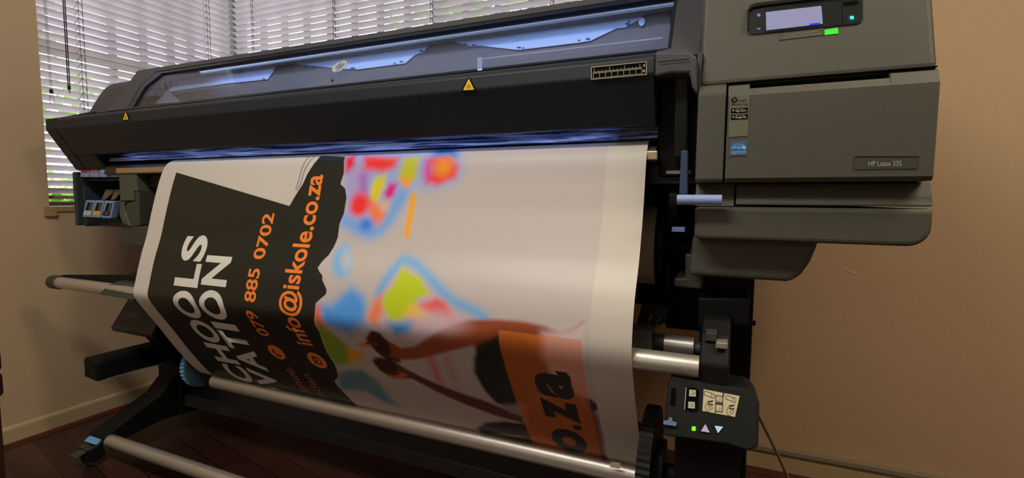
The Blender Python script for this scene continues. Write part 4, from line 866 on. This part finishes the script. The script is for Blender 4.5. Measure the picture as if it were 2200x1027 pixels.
ART = [
 ('p', [(0.73, 0.114), (1.104, 0.147), (1.122, 0.195), (1.109, 0.224), (1.046, 0.244), (0.993, 0.239), (0.966, 0.276), (0.942, 0.323), (0.911, 0.356), (0.881, 0.372), (0.833, 0.363), (0.782, 0.337), (0.787, 0.302), (0.77, 0.214)], (150, 165, 205), 0.018, 0),
 ('p', [(0.77, 0.178), (0.837, 0.179), (0.855, 0.277), (0.794, 0.263)], (165, 150, 190), 0.02, 0),
 ('p', [(1.014, 0.118), (1.082, 0.118), (1.098, 0.161), (1.031, 0.158)], (60, 120, 180), 0.012, 0),
 ('p', [(0.812, 0.147), (0.928, 0.158), (0.924, 0.186), (0.887, 0.198), (0.828, 0.189)], (205, 60, 50), 0.012, 0),
 ('p', [(0.75, 0.151), (0.782, 0.142), (0.792, 0.178), (0.769, 0.199)], (195, 45, 60), 0.01, 0),
 ('p', [(0.819, 0.204), (0.837, 0.204), (0.845, 0.248), (0.827, 0.248)], (150, 105, 180), 0.014, 0),
 ('p', [(0.945, 0.158), (0.993, 0.157), (0.992, 0.216), (0.965, 0.232), (0.94, 0.21)], (175, 175, 60), 0.01, 0),
 ('p', [(0.94, 0.213), (0.982, 0.216), (0.967, 0.244)], (215, 150, 60), 0.008, 0),
 ('p', [(1.012, 0.166), (1.03, 0.164), (1.042, 0.216), (1.023, 0.23), (1.011, 0.197)], (190, 80, 150), 0.012, 0),
 ('p', [(1.023, 0.166), (1.072, 0.157), (1.109, 0.185), (1.103, 0.214), (1.055, 0.234), (1.027, 0.221), (1.039, 0.193)], (215, 60, 60), 0.01, 0),
 ('e', [(1.066, 0.187), (1.089, 0.187), (1.069, 0.21)], (228, 140, 50), 0.014, 0),
 ('p', [(0.858, 0.243), (0.867, 0.212), (0.9, 0.205), (0.9, 0.239), (0.884, 0.281), (0.861, 0.277)], (195, 185, 60), 0.009, 0),
 ('p', [(0.902, 0.253), (0.915, 0.227), (0.938, 0.229), (0.932, 0.262), (0.914, 0.272)], (190, 45, 130), 0.008, 0),
 ('p', [(0.844, 0.263), (0.896, 0.286), (0.926, 0.309), (0.903, 0.345), (0.884, 0.336), (0.86, 0.301)], (225, 125, 85), 0.01, 0),
 ('p', [(0.889, 0.277), (0.922, 0.272), (0.924, 0.302), (0.898, 0.295)], (205, 170, 140), 0.01, 0),
 ('e', [(0.829, 0.285), (0.859, 0.284), (0.835, 0.316)], (218, 60, 62), 0.012, 0),
 ('s', [(0.786, 0.327), (0.835, 0.345), (0.878, 0.358), (0.909, 0.349), (0.93, 0.318), (0.95, 0.276), (0.959, 0.26)], (115, 160, 208), 0.016, 0.012),
 ('e', [(0.862, 0.337), (0.88, 0.336), (0.865, 0.351)], (55, 115, 200), 0.012, 0),
 ('s', [(0.99, 0.262), (0.99, 0.359)], (226, 158, 60), 0.004, 0.008),
 ('s', [(0.811, 0.403), (0.793, 0.419), (0.796, 0.444), (0.816, 0.467), (0.832, 0.463)], (120, 170, 212), 0.012, 0.012),
 ('s', [(0.816, 0.408), (0.834, 0.431), (0.835, 0.456)], (165, 185, 205), 0.012, 0.008),
 ('p', [(0.862, 0.5), (0.903, 0.519), (0.916, 0.548), (0.912, 0.584), (0.849, 0.624), (0.782, 0.604), (0.763, 0.553), (0.807, 0.547), (0.838, 0.518)], (90, 148, 208), 0.015, 0),
 ('p', [(0.936, 0.508), (0.983, 0.442), (0.997, 0.422), (1.081, 0.467), (1.163, 0.522), (1.232, 0.539), (1.19, 0.575), (0.94, 0.606)], (190, 170, 180), 0.02, 0),
 ('s', [(0.947, 0.507), (0.961, 0.475), (0.985, 0.432), (0.997, 0.42), (1.031, 0.429), (1.08, 0.46), (1.12, 0.489), (1.162, 0.514), (1.209, 0.526), (1.232, 0.538)], (105, 165, 208), 0.013, 0.01),
 ('p', [(0.958, 0.51), (0.964, 0.548), (0.944, 0.585), (0.92, 0.574), (0.935, 0.53)], (230, 125, 85), 0.012, 0),
 ('p', [(0.999, 0.441), (1.028, 0.454), (1.056, 0.461), (1.071, 0.48), (1.09, 0.496), (1.061, 0.511), (1.044, 0.533), (1.017, 0.567), (0.986, 0.566), (0.962, 0.536), (0.963, 0.506), (0.985, 0.487), (0.991, 0.464)], (170, 185, 55), 0.007, 0),
 ('p', [(1.036, 0.527), (1.063, 0.527), (1.105, 0.55), (1.067, 0.556), (1.026, 0.551)], (222, 180, 65), 0.01, 0),
 ('p', [(1.068, 0.527), (1.109, 0.507), (1.134, 0.515), (1.164, 0.552), (1.144, 0.562), (1.1, 0.544)], (226, 75, 72), 0.009, 0),
 ('p', [(0.982, 0.577), (1.047, 0.568), (1.035, 0.592), (0.999, 0.605)], (40, 140, 195), 0.012, 0),
 ('p', [(1.079, 0.567), (1.159, 0.552), (1.13, 0.577), (1.072, 0.615), (1.029, 0.615)], (200, 180, 190), 0.015, 0),
 ('p', [(0.753, 0.553), (0.769, 0.557), (0.778, 0.621), (0.737, 0.661), (0.746, 0.612), (0.749, 0.594)], (215, 90, 60), 0.012, 0),
 ('p', [(0.76, 0.593), (0.778, 0.621), (0.804, 0.644), (0.824, 0.682), (0.804, 0.741), (0.737, 0.763), (0.725, 0.715), (0.737, 0.654)], (125, 150, 55), 0.01, 0),
 ('p', [(0.725, 0.801), (0.824, 0.764), (0.853, 0.814), (0.865, 0.873), (0.878, 0.909), (0.836, 0.907), (0.788, 0.866), (0.681, 0.883)], (95, 135, 150), 0.012, 0),
 ('p', [(0.811, 0.685), (0.864, 0.679), (0.858, 0.712), (0.788, 0.745)], (200, 155, 50), 0.012, 0),
 ('s', [(1.072, 0.662), (1.071, 0.706), (1.068, 0.756)], (190, 115, 120), 0.012, 0.01),
 ('s', [(1.119, 0.663), (1.119, 0.73)], (175, 140, 140), 0.012, 0.008),
 ('p', [(0.899, 0.629), (0.936, 0.61), (0.968, 0.631), (0.994, 0.649), (1.038, 0.636), (1.104, 0.589), (1.149, 0.562), (1.197, 0.546), (1.261, 0.538), (1.323, 0.536), (1.371, 0.541), (1.404, 0.549), (1.432, 0.537), (1.452, 0.523), (1.432, 0.548), (1.401, 0.567), (1.362, 0.629), (1.221, 0.656), (1.204, 0.606), (1.161, 0.624), (1.078, 0.661), (1.02, 0.685), (0.965, 0.695), (0.925, 0.692), (0.905, 0.661)], (135, 75, 52), 0.005, 0),
 ('p', [(1.208, 0.586), (1.272, 0.557), (1.367, 0.555), (1.362, 0.629), (1.221, 0.656), (1.209, 0.605)], (105, 58, 42), 0.014, 0),
 ('p', [(0.9, 0.632), (0.941, 0.611), (0.959, 0.639), (0.96, 0.672), (0.923, 0.689), (0.902, 0.662)], (62, 30, 22), 0.006, 0),
 ('s', [(0.868, 0.657), (0.899, 0.656), (0.907, 0.664)], (190, 125, 95), 0.006, 0.006),
 ('p', [(0.883, 0.718), (0.943, 0.693), (0.981, 0.728), (1.043, 0.761), (1.113, 0.786), (1.182, 0.803), (1.237, 0.828), (1.269, 0.843), (1.267, 0.874), (1.196, 0.866), (1.118, 0.838), (1.045, 0.803), (0.985, 0.764), (0.92, 0.776), (0.887, 0.751)], (88, 54, 42), 0.005, 0),
 ('p', [(0.921, 0.751), (0.974, 0.748), (0.946, 0.772), (0.917, 0.775)], (180, 108, 75), 0.006, 0),
 ('p', [(0.888, 0.721), (0.941, 0.696), (0.951, 0.723), (0.928, 0.757), (0.894, 0.75)], (58, 32, 25), 0.006, 0),
 ('p', [(1.214, 0.604), (1.272, 0.568), (1.325, 0.566), (1.371, 0.627), (1.37, 0.712), (1.286, 0.789), (1.26, 0.838), (1.209, 0.799), (1.19, 0.756), (1.181, 0.696), (1.193, 0.649)], (28, 28, 20), 0.006, 0),
 ('p', [(1.222, 0.808), (1.288, 0.781), (1.274, 0.842), (1.241, 0.835)], (150, 135, 140), 0.008, 0),
 ('p', [(1.367, 0.555), (1.432, 0.538), (1.453, 0.53), (1.44, 0.721), (1.402, 0.705), (1.384, 0.654), (1.364, 0.618), (1.368, 0.583)], (200, 186, 186), 0.012, 0),
 ('p', [(1.29, 0.773), (1.393, 0.707), (1.464, 0.781), (1.459, 0.946), (1.452, 1.03), (1.239, 0.992)], (95, 52, 35), 0.012, 0),
 ('p', [(1.436, 0.722), (1.454, 0.723), (1.467, 0.74), (1.468, 0.753), (1.446, 0.776), (1.437, 0.748)], (50, 38, 32), 0.005, 0),
 ('p', [(1.406, 0.704), (1.436, 0.722), (1.432, 0.784), (1.377, 0.809)], (80, 50, 38), 0.012, 0),
 ('p', [(1.42, 0.918), (1.448, 0.916), (1.466, 0.985), (1.454, 1.042), (1.386, 1.042)], (38, 20, 18), 0.006, 0),
 ('p', [(1.112, 0.949), (1.153, 0.907), (1.213, 0.882), (1.271, 0.877), (1.275, 0.934), (1.197, 0.948), (1.128, 0.972)], (38, 24, 22), 0.006, 0),
 ('p', [(1.018, 1.042), (1.129, 0.969), (1.275, 0.934), (1.286, 1.034), (1.142, 1.042)], (70, 36, 32), 0.01, 0),
 ('e', [(0.932, 0.647), (0.961, 0.655), (0.909, 0.681)], (60, 30, 22), 0.005, 0),
 ('e', [(0.933, 0.624), (0.952, 0.621), (0.925, 0.643)], (52, 26, 20), 0.004, 0),
 ('s', [(0.905, 0.635), (0.93, 0.618), (0.946, 0.612)], (70, 36, 26), 0.004, 0.006),
 ('s', [(0.892, 0.65), (0.909, 0.646), (0.924, 0.651)], (88, 48, 36), 0.004, 0.005),
 ('s', [(0.863, 0.662), (0.885, 0.659), (0.899, 0.662)], (190, 120, 95), 0.006, 0.004),
 ('s', [(0.926, 0.682), (0.941, 0.696), (0.967, 0.697)], (70, 38, 28), 0.005, 0.009),
 ('e', [(0.915, 0.723), (0.949, 0.727), (0.901, 0.744)], (58, 32, 25), 0.005, 0),
 ('s', [(0.901, 0.748), (0.918, 0.76), (0.942, 0.753)], (62, 36, 28), 0.004, 0.007),
 ('s', [(0.913, 0.77), (0.936, 0.768), (0.965, 0.754)], (176, 104, 72), 0.004, 0.005),
 ('e', [(0.798, 0.819), (0.857, 0.805), (0.778, 0.859)], (105, 135, 140), 0.014, 0),
 ('e', [(1.124, 0.556), (1.168, 0.551), (1.125, 0.577)], (196, 178, 186), 0.02, 0),
]
BLACK = [(0.0729, 0.1885), (0.5895, 0.2922), (0.6027, 0.266), (0.6142, 0.2463), (0.6254, 0.2265), (0.6346, 0.1992), (0.6444, 0.179), (0.6539, 0.1571), (0.655, 0.1394), (0.7463, 0.1475), (0.7588, 0.1863), (0.7612, 0.201), (0.7564, 0.2295), (0.7744, 0.2414), (0.7834, 0.2648), (0.7836, 0.309), (0.7758, 0.3371), (0.7791, 0.374), (0.7739, 0.3974), (0.7644, 0.4213), (0.7487, 0.4411), (0.7405, 0.4581), (0.7501, 0.469), (0.7626, 0.4773), (0.7646, 0.4884), (0.7846, 0.5111), (0.7851, 0.522), (0.754, 0.5484), (0.7539, 0.5702), (0.7535, 0.578), (0.7471, 0.5941), (0.7429, 0.6125), (0.7459, 0.6321), (0.7363, 0.6687), (0.7286, 0.7143), (0.7319, 0.7598), (0.7257, 0.7849), (0.7169, 0.8119), (0.6858, 0.8455), (0.6848, 0.8731), (0.6955, 0.9073), (0.7017, 0.95)]
def grid_mesh(name, us, vs, off, cols, m, parent):
    U, V = np.meshgrid(us, vs); S = bsurf(U, V, off).reshape(-1, 3); nu, nv = len(us), len(vs)
    idx = np.arange(nu * nv).reshape(nv, nu)
    F = np.stack([idx[:-1, :-1], idx[1:, :-1], idx[1:, 1:], idx[:-1, 1:]], -1).reshape(-1, 4)
    me = bpy.data.meshes.new(name); me.vertices.add(len(S)); me.vertices.foreach_set('co', S.astype(np.float32).ravel())
    me.loops.add(F.size); me.loops.foreach_set('vertex_index', F.astype(np.int32).ravel())
    me.polygons.add(len(F)); me.polygons.foreach_set('loop_start', np.arange(0, F.size, 4, dtype=np.int32)); me.polygons.foreach_set('loop_total', np.full(len(F), 4, np.int32))
    me.update(); me.validate()
    for p in me.polygons: p.use_smooth = True
    if cols is not None:
        ca = me.color_attributes.new('print', 'FLOAT_COLOR', 'POINT'); c4 = np.concatenate([cols.reshape(-1, 3), np.ones((nu * nv, 1))], 1); ca.data.foreach_set('color', c4.astype(np.float32).ravel())
    me.materials.append(m); o = bpy.data.objects.new(name, me); COL.objects.link(o)
    if parent is not None: o.parent = parent; o.matrix_parent_inverse = PARENT_INV(parent)
    return o
def sdf_poly(U, V, P):
    P = np.array(P, float); d = np.full(U.shape, 1e9); inside = np.zeros(U.shape, bool); k = len(P)
    for i in range(k):
        a = P[i]; b = P[(i + 1) % k]; e = b - a; w0 = U - a[0]; w1 = V - a[1]
        t = np.clip((w0 * e[0] + w1 * e[1]) / max(e @ e, 1e-12), 0, 1); d = np.minimum(d, (w0 - e[0] * t) ** 2 + (w1 - e[1] * t) ** 2)
        c = (a[1] > V) != (b[1] > V)
        with np.errstate(divide='ignore', invalid='ignore'):
            xx = (b[0] - a[0]) * (V - a[1]) / (b[1] - a[1]) + a[0]
        inside ^= c & (U < xx)
    d = np.sqrt(d); return np.where(inside, -d, d)
def sdf_line(U, V, P):
    P = np.array(P, float); d = np.full(U.shape, 1e9)
    for a, b in zip(P, P[1:]):
        e = b - a; w0 = U - a[0]; w1 = V - a[1]; t = np.clip((w0 * e[0] + w1 * e[1]) / max(e @ e, 1e-12), 0, 1)
        d = np.minimum(d, (w0 - e[0] * t) ** 2 + (w1 - e[1] * t) ** 2)
    return np.sqrt(d)
def boost(c):
    g = sum(c) / 3; c = [g + (v - g) * 1.22 for v in c]
    return np.array(lin(tuple(max(0, min(255, v * 1.12)) for v in c)))
M_PAPER = bpy.data.materials.new('banner_paper'); M_PAPER.use_nodes = True; n = M_PAPER.node_tree.nodes; L = M_PAPER.node_tree.links
vc = n.new('ShaderNodeVertexColor'); vc.layer_name = 'print'; L.new(vc.outputs[0], n['Principled BSDF'].inputs['Base Color']); n['Principled BSDF'].inputs['Roughness'].default_value = .42
n['Principled BSDF'].inputs['Specular IOR Level'].default_value = .35
us = np.linspace(0, BW, 516); vs = np.linspace(0, BLEN, 360)
U, V = np.meshgrid(us, vs)
Cc = np.empty(U.shape + (3,)); Cc[:] = boost((188, 184, 176))
Cc[(U > .70) & (U < 1.464)] = boost((180, 174, 171))
for kind, P, col_, blur, w_ in ART:
    if kind == 'p': d = sdf_poly(U, V, P)
    elif kind == 's': d = sdf_line(U, V, P) - w_ / 1
    else:
        c0_, cx_, cy_ = map(np.array, P); rx = np.linalg.norm(cx_ - c0_); ry = np.linalg.norm(cy_ - c0_); d = (np.hypot((U - c0_[0]) / rx, (V - c0_[1]) / ry) - 1) * min(rx, ry)
    blur = blur * (1.45 if blur > .0065 else 1.3)
    a = np.clip(.5 - d / (2 * blur), 0, 1); a = a * a * (3 - 2 * a)
    a = np.where(U < 1.464, a, 0)[..., None]
    Cc = Cc * (1 - a) + boost(col_) * a
# the orange field is printed translucently over the picture
a = ((U > 1.268) & (U < 1.449) & (V > .560)).astype(float)[..., None]
OR = np.array(lin((228, 122, 44)))
Cc = Cc * (1 - a) + (Cc * .45 + .62 * OR) * a
ban = grid_mesh('printed_banner', us, vs, 0.0, Cc, M_PAPER, None)
tag(ban, 'wide printed banner with a black lettering panel and colourful picture, draped over the silver bar', 'banner')

def map_bm(bm, off):
    """bm is in (u, v) coordinates: cut it across the length, then lay it on the banner"""
    vsx = [v.co.y for v in bm.verts]; v0, v1 = min(vsx), max(vsx)
    y = math.ceil(v0 / .008) * .008
    while y < v1:
        bmesh.ops.bisect_plane(bm, geom=bm.verts[:] + bm.edges[:] + bm.faces[:], plane_co=(0, y, 0), plane_no=(0, 1, 0)); y += .008
    bmesh.ops.triangulate(bm, faces=bm.faces)
    co = np.array([[v.co.x, v.co.y] for v in bm.verts]); S = bsurf(co[:, 0], co[:, 1], off)
    for v, s in zip(bm.verts, S): v.co = Vector(s)
def ink(name, bm, m, parent, off):
    map_bm(bm, off); me = bpy.data.meshes.new(name); bm.to_mesh(me); bm.free(); me.materials.append(m)
    # face the room
    o = bpy.data.objects.new(name, me); COL.objects.link(o); o.parent = parent
    for p in me.polygons: p.use_smooth = True
    return o
def uv_poly(name, pts, m, parent, off):
    bm = new_bm(); f = bm.faces.new([bm.verts.new((a, b, 0)) for a, b in pts]); return ink(name, bm, m, parent, off)
def uv_text(name, body, u0, u1, v_end, v_start, m, parent, off, bold=0.0, by_cap=None):
    """text reads up the banner (towards smaller v), its tops face left; fitted to the box"""
    bm, (x0, x1, y0, y1) = text_mesh(body, bold)
    if by_cap: y0, y1 = by_cap
    for w in bm.verts:
        s = (w.co.x - x0) / (x1 - x0); t = (w.co.y - y0) / (y1 - y0)
        w.co = Vector((u1 + (u0 - u1) * t, v_start + (v_end - v_start) * s, 0))
    return ink(name, bm, m, parent, off)
M_PBLACK = mat('print_black', (36, 38, 31), .40, spec=.35)
M_PWHITE = mat('print_white', (228, 226, 216), .42, spec=.35)
M_PORANGE = mat('print_orange', (250, 138, 58), .42, spec=.35)
M_PDARK = mat('print_text_black', (34, 34, 28), .42, spec=.3)
M_PGREY = mat('print_brown', (172, 108, 78), .42, spec=.3)
bk = BLACK + [(.712, 1.0), (.716, 1.04), (.073, 1.04)]
pan = uv_poly('black_panel', bk, M_PBLACK, ban, .0006)
M_LILAC = mat('print_lilac', (142, 128, 150), .42)
def uv_strokes(name, lines, w, m, parent, off):
    bm = new_bm()
    for l_ in lines:
        for k, ((xa, ya), (xb, yb)) in enumerate(zip(l_, l_[1:])):
            dx, dy = xb - xa, yb - ya; q = math.hypot(dx, dy); nx_, ny_ = -dy / q * w / 2, dx / q * w / 2
            bm.faces.new([bm.verts.new((xa + nx_, ya + ny_, 0)), bm.verts.new((xb + nx_, yb + ny_, 0)), bm.verts.new((xb - nx_, yb - ny_, 0)), bm.verts.new((xa - nx_, ya - ny_, 0))])
    return ink(name, bm, m, parent, off)
uv_strokes('curved_line', [[(0.6015, 0.2463), (0.6066, 0.214), (0.6094, 0.1783), (0.6118, 0.1556), (0.6165, 0.1400)], [(0.6082, 0.2478), (0.6173, 0.219), (0.6207, 0.1837), (0.6283, 0.1623), (0.6347, 0.1400)]], .003, M_LILAC, ban, .0006)
# big white words, letter by letter
for ch_, a, b2 in (('S', .388, .469), ('L', .475, .545), ('O', .557, .652), ('O', .660, .756), ('H', .764, .852), ('C', .862, .955), ('S', .963, 1.04)):
    uv_text('letter', ch_, .1905, .2985, a, b2, M_PWHITE, pan, .0012, .035)
for ch_, a, b2 in (('N', .447, .5335), ('O', .546, .641), ('I', .655, .683), ('T', .690, .768), ('A', .765, .861), ('V', .860, .952), ('O', .956, 1.04)):
    uv_text('letter', ch_, .311, .4175, a, b2, M_PWHITE, pan, .0012, .035)
for s_, a, b2 in (('0702', .3145, .4475), ('885', .474, .566), ('079', .5905, .684)):
    uv_text('phone_number', s_, .497, .5415, a, b2, M_PORANGE, pan, .0012, .022)
cap = text_mesh('l', 0.0); cap[0].free(); dsc = text_mesh('x', 0.0); dsc[0].free()
xh = dsc[1]; ch1 = cap[1]
bmx, bb = text_mesh('info@iskole.co.za', .012); bmx.free()
# 'x' height of the address spans u .653-.6915
sc = (.6915 - .653) / (xh[3] - xh[2]); ub = .6915
uv_text('web_address', 'info@iskole.co.za', ub - bb[3] * sc, ub - bb[2] * sc, .203, .695, M_PORANGE, pan, .0012, .022)
def uv_disc(name, cu, cv, r, m, parent, off, seg=32):
    return uv_poly(name, [(cu + r * math.cos(a), cv + r * math.sin(a)) for a in np.linspace(0, 2 * PI, seg, endpoint=False)], m, parent, off)
ic = uv_disc('icon_disc', .5205, .750, .030, M_PORANGE, pan, .0012)
uv_strokes('phone_symbol', [[(.512, .740), (.508, .748), (.512, .758), (.522, .766), (.531, .763)]], .007, M_PBLACK, ic, .0018)
ic = uv_disc('icon_disc', .672, .7555, .032, M_PORANGE, pan, .0012)
uv_strokes('mail_symbol', [[(.660, .742), (.660, .769), (.684, .769), (.684, .742), (.660, .742)], [(.660, .742), (.673, .7555), (.660, .769)]], .004, M_PBLACK, ic, .0018)
uv_text('address_text', 'enue,', .507, .545, .812, .935, M_PGREY, pan, .0012, .008)
uv_text('address_text', 'inden', .566, .598, .832, .960, M_PGREY, pan, .0012, .008)
# orange box lettering
bmx, bb2 = text_mesh('o.za', .05); bmx.free()
for ch_, ua, ub_, a, b2 in (('a', 1.331, 1.4175, .648, .738), ('z', 1.333, 1.4155, .745, .826), ('.', 1.394, 1.4165, .835, .856), ('o', 1.331, 1.4175, .864, .966), ('c', 1.331, 1.4175, .975, 1.055)):
    uv_text('letter', ch_, ua, ub_, a, b2, M_PDARK, ban, .0006, .045)

# ================================================================== take-up spindle
TY, TZ, TR = 1.135, .3065, .0245
ts = thing('take_up_spindle', 'take-up spindle at the banner foot with ridged blue disc and black gear disc', 'spindle', (-1.0, 1.165, .30))
bm = new_bm(); add_cyl(bm, (-1.628, TY, TZ), (-.150, TY, TZ), TR, 48); obj('guide_tube', bm, M_ALU, PR, smooth=True)
CY, CZ = 1.165, .345
bm = new_bm(); add_cyl(bm, (-1.715, CY + .075, CZ), (-.150, CY + .075, CZ), .040, 48); obj('cardboard_core', bm, mat('core_brown', (96, 50, 36), .7), ts, smooth=True)
def ridged_disc(bm, x0, x1, y, z, r, n_=60, d=.0035):
    pts = []
    for k in range(n_ * 2):
        a = 2 * PI * k / (n_ * 2); rr = r + (d if k % 2 else 0); pts.append((y + rr * math.cos(a), z + rr * math.sin(a)))
    add_yz(bm, pts, x0, x1)
bm = new_bm(); add_cyl(bm, (-1.722, CY, CZ), (-1.716, CY, CZ), .078, 48); dk = obj('end_disc', bm, M_TEAL, ts, .002)
bm = new_bm(); ridged_disc(bm, -1.742, -1.7225, CY, CZ, .078, 36, .004); obj('ridged_rim', bm, mat('rim_blue', (100, 150, 185), .45), dk)
gd = new_bm(); ridged_disc(gd, -.150, -.122, TY - .03, .352, .130, 60, .004); add_cyl(gd, (-.125, TY - .03, .345), (-.105, TY - .03, .345), .07, 32)
obj('gear_disc', gd, M_RUB, ts)
gd = new_bm(); add_cyl(gd, (-.107, TY - .03, .345), (x_a + .02, TY - .03, .345), .022, 24); obj('drive_shaft', gd, M_BLACK, ts, smooth=True)
# strip of tape that holds the banner end
bm = new_bm(); p_ = [onY(x, y, 1.10) for x, y in ((1313, 992), (1333, 995), (1332, 1008), (1310, 1004))]; add_poly_prism(bm, [tuple(v) for v in p_], (0, .0006, 0)); tag(obj('tape_strip', bm, mat('tape_cream', (205, 198, 175), .5), None), 'small cream tape strip joining the banner end to the take-up tube', 'tape')

# ================================================================== upper front spindle and its holder (behind the tension bar, right)
YS = 1.12
cs_ = onY(1460, 742, YS)
us_ = thing('core_spindle', 'short silver spindle with a grey-green square holder, above the tension bar at the right', 'spindle', (-.1, YS, cs_[2] - .022))
bm = new_bm(); add_cyl(bm, (onY(1428, 740, YS)[0], YS, cs_[2]), (onY(1491, 740, YS)[0], YS, cs_[2]), .0205, 40); obj('tube', bm, M_ALU, us_, smooth=True)
bm = new_bm(); add_cyl(bm, (onY(1400, 740, YS)[0], YS, cs_[2]), (onY(1429, 740, YS)[0], YS, cs_[2]), .0205, 40); obj('collar', bm, mat('collar_dark', (58, 62, 56), .5), us_, .001); bm = new_bm(); add_cyl(bm, (onY(1491, 740, YS)[0], YS, cs_[2] - .002), (onY(1510, 740, YS)[0], YS, cs_[2] - .002), .014, 24); obj('collar', bm, mat('collar_dark', (58, 62, 56), .5), us_, .001)
hb = [onY(x, y, YS - .03) for x, y in ((1340, 706), (1400, 711), (1400, 760), (1340, 758))]
bm = new_bm(); add_poly_prism(bm, [tuple(v) for v in hb], (0, .06, 0)); hb_ = obj('holder_block', bm, mat('holder_grey_green', (112, 120, 110), .5), us_, .006, seg=3)
bm = new_bm(); hp2 = [onY(x, y, YS + .03) for x, y in ((1366, 705), (1400, 708), (1432, 690), (1436, 668), (1420, 655), (1378, 655))]
add_poly_prism(bm, [tuple(v) for v in hp2], (0, .02, 0)); pl_ = obj('arrow_plate', bm, M_DARK, us_, .003)
bm = new_bm()
for (xa, ya, xb, yb) in ((1400, 676, 1388, 704), (1418, 679, 1406, 708)):
    for k in range(4):
        s = (k + .5) / 4; x = xa + (xb - xa) * s; y = ya + (yb - ya) * s
        pp = [onY(x + dx, y + dy, YS + .0285) for dx, dy in ((-2.2, 1.5), (-.5, -2.5), (2.4, -2.2), (.5, 2))]
        add_poly_prism(bm, [tuple(v) for v in pp], (0, .001, 0))
obj('arrow_marks', bm, mat('marks_pale', (140, 150, 150), .5), pl_)

# media roll in its bay behind the banner
mr_ = thing('media_roll', 'roll of blank white media with a black hub disc, half hidden behind the banner', 'media roll', (-.9, 1.27, .72))
bm = new_bm(); add_cyl(bm, (-1.66, 1.27, .84), (-.150, 1.27, .84), .098, 48); obj('paper_roll', bm, mat('roll_white', (225, 220, 205), .6), mr_, smooth=True)
bm = new_bm(); add_cyl(bm, (-.148, 1.27, .84), (-.128, 1.27, .84), .118, 48); obj('hub_disc', bm, M_BLACK, mr_, .003)
bm = new_bm(); add_cyl(bm, (-.127, 1.27, .84), (-.047, 1.27, .84), .02, 24); obj('spindle_end', bm, M_BLACK, mr_, smooth=True)

# mains cable
a = onY(1630, 893, 1.02); b_ = onY(1692, 1027, 1.10)
pts = [a + (b_ - a) * s + np.array([math.sin(s * 3) * .004, 0, -math.sin(s * PI) * .004]) for s in np.linspace(-.25, 1.0, 14)]
e_ = pts[-1]; pts += [e_ + np.array([.03, .03, -.06]), np.array([e_[0] + .05, e_[1] + .10, .03]), np.array([e_[0] + .08, e_[1] + .22, .0045]), np.array([e_[0] + .2, e_[1] + .5, .0045])]
bm = new_bm(); add_tube_path(bm, pts, .0032, 10); tag(obj('power_cable', bm, mat('cable_beige', (120, 108, 84), .5), None, smooth=True), 'thin beige cable hanging from the take-up motor down to the floor', 'cable')
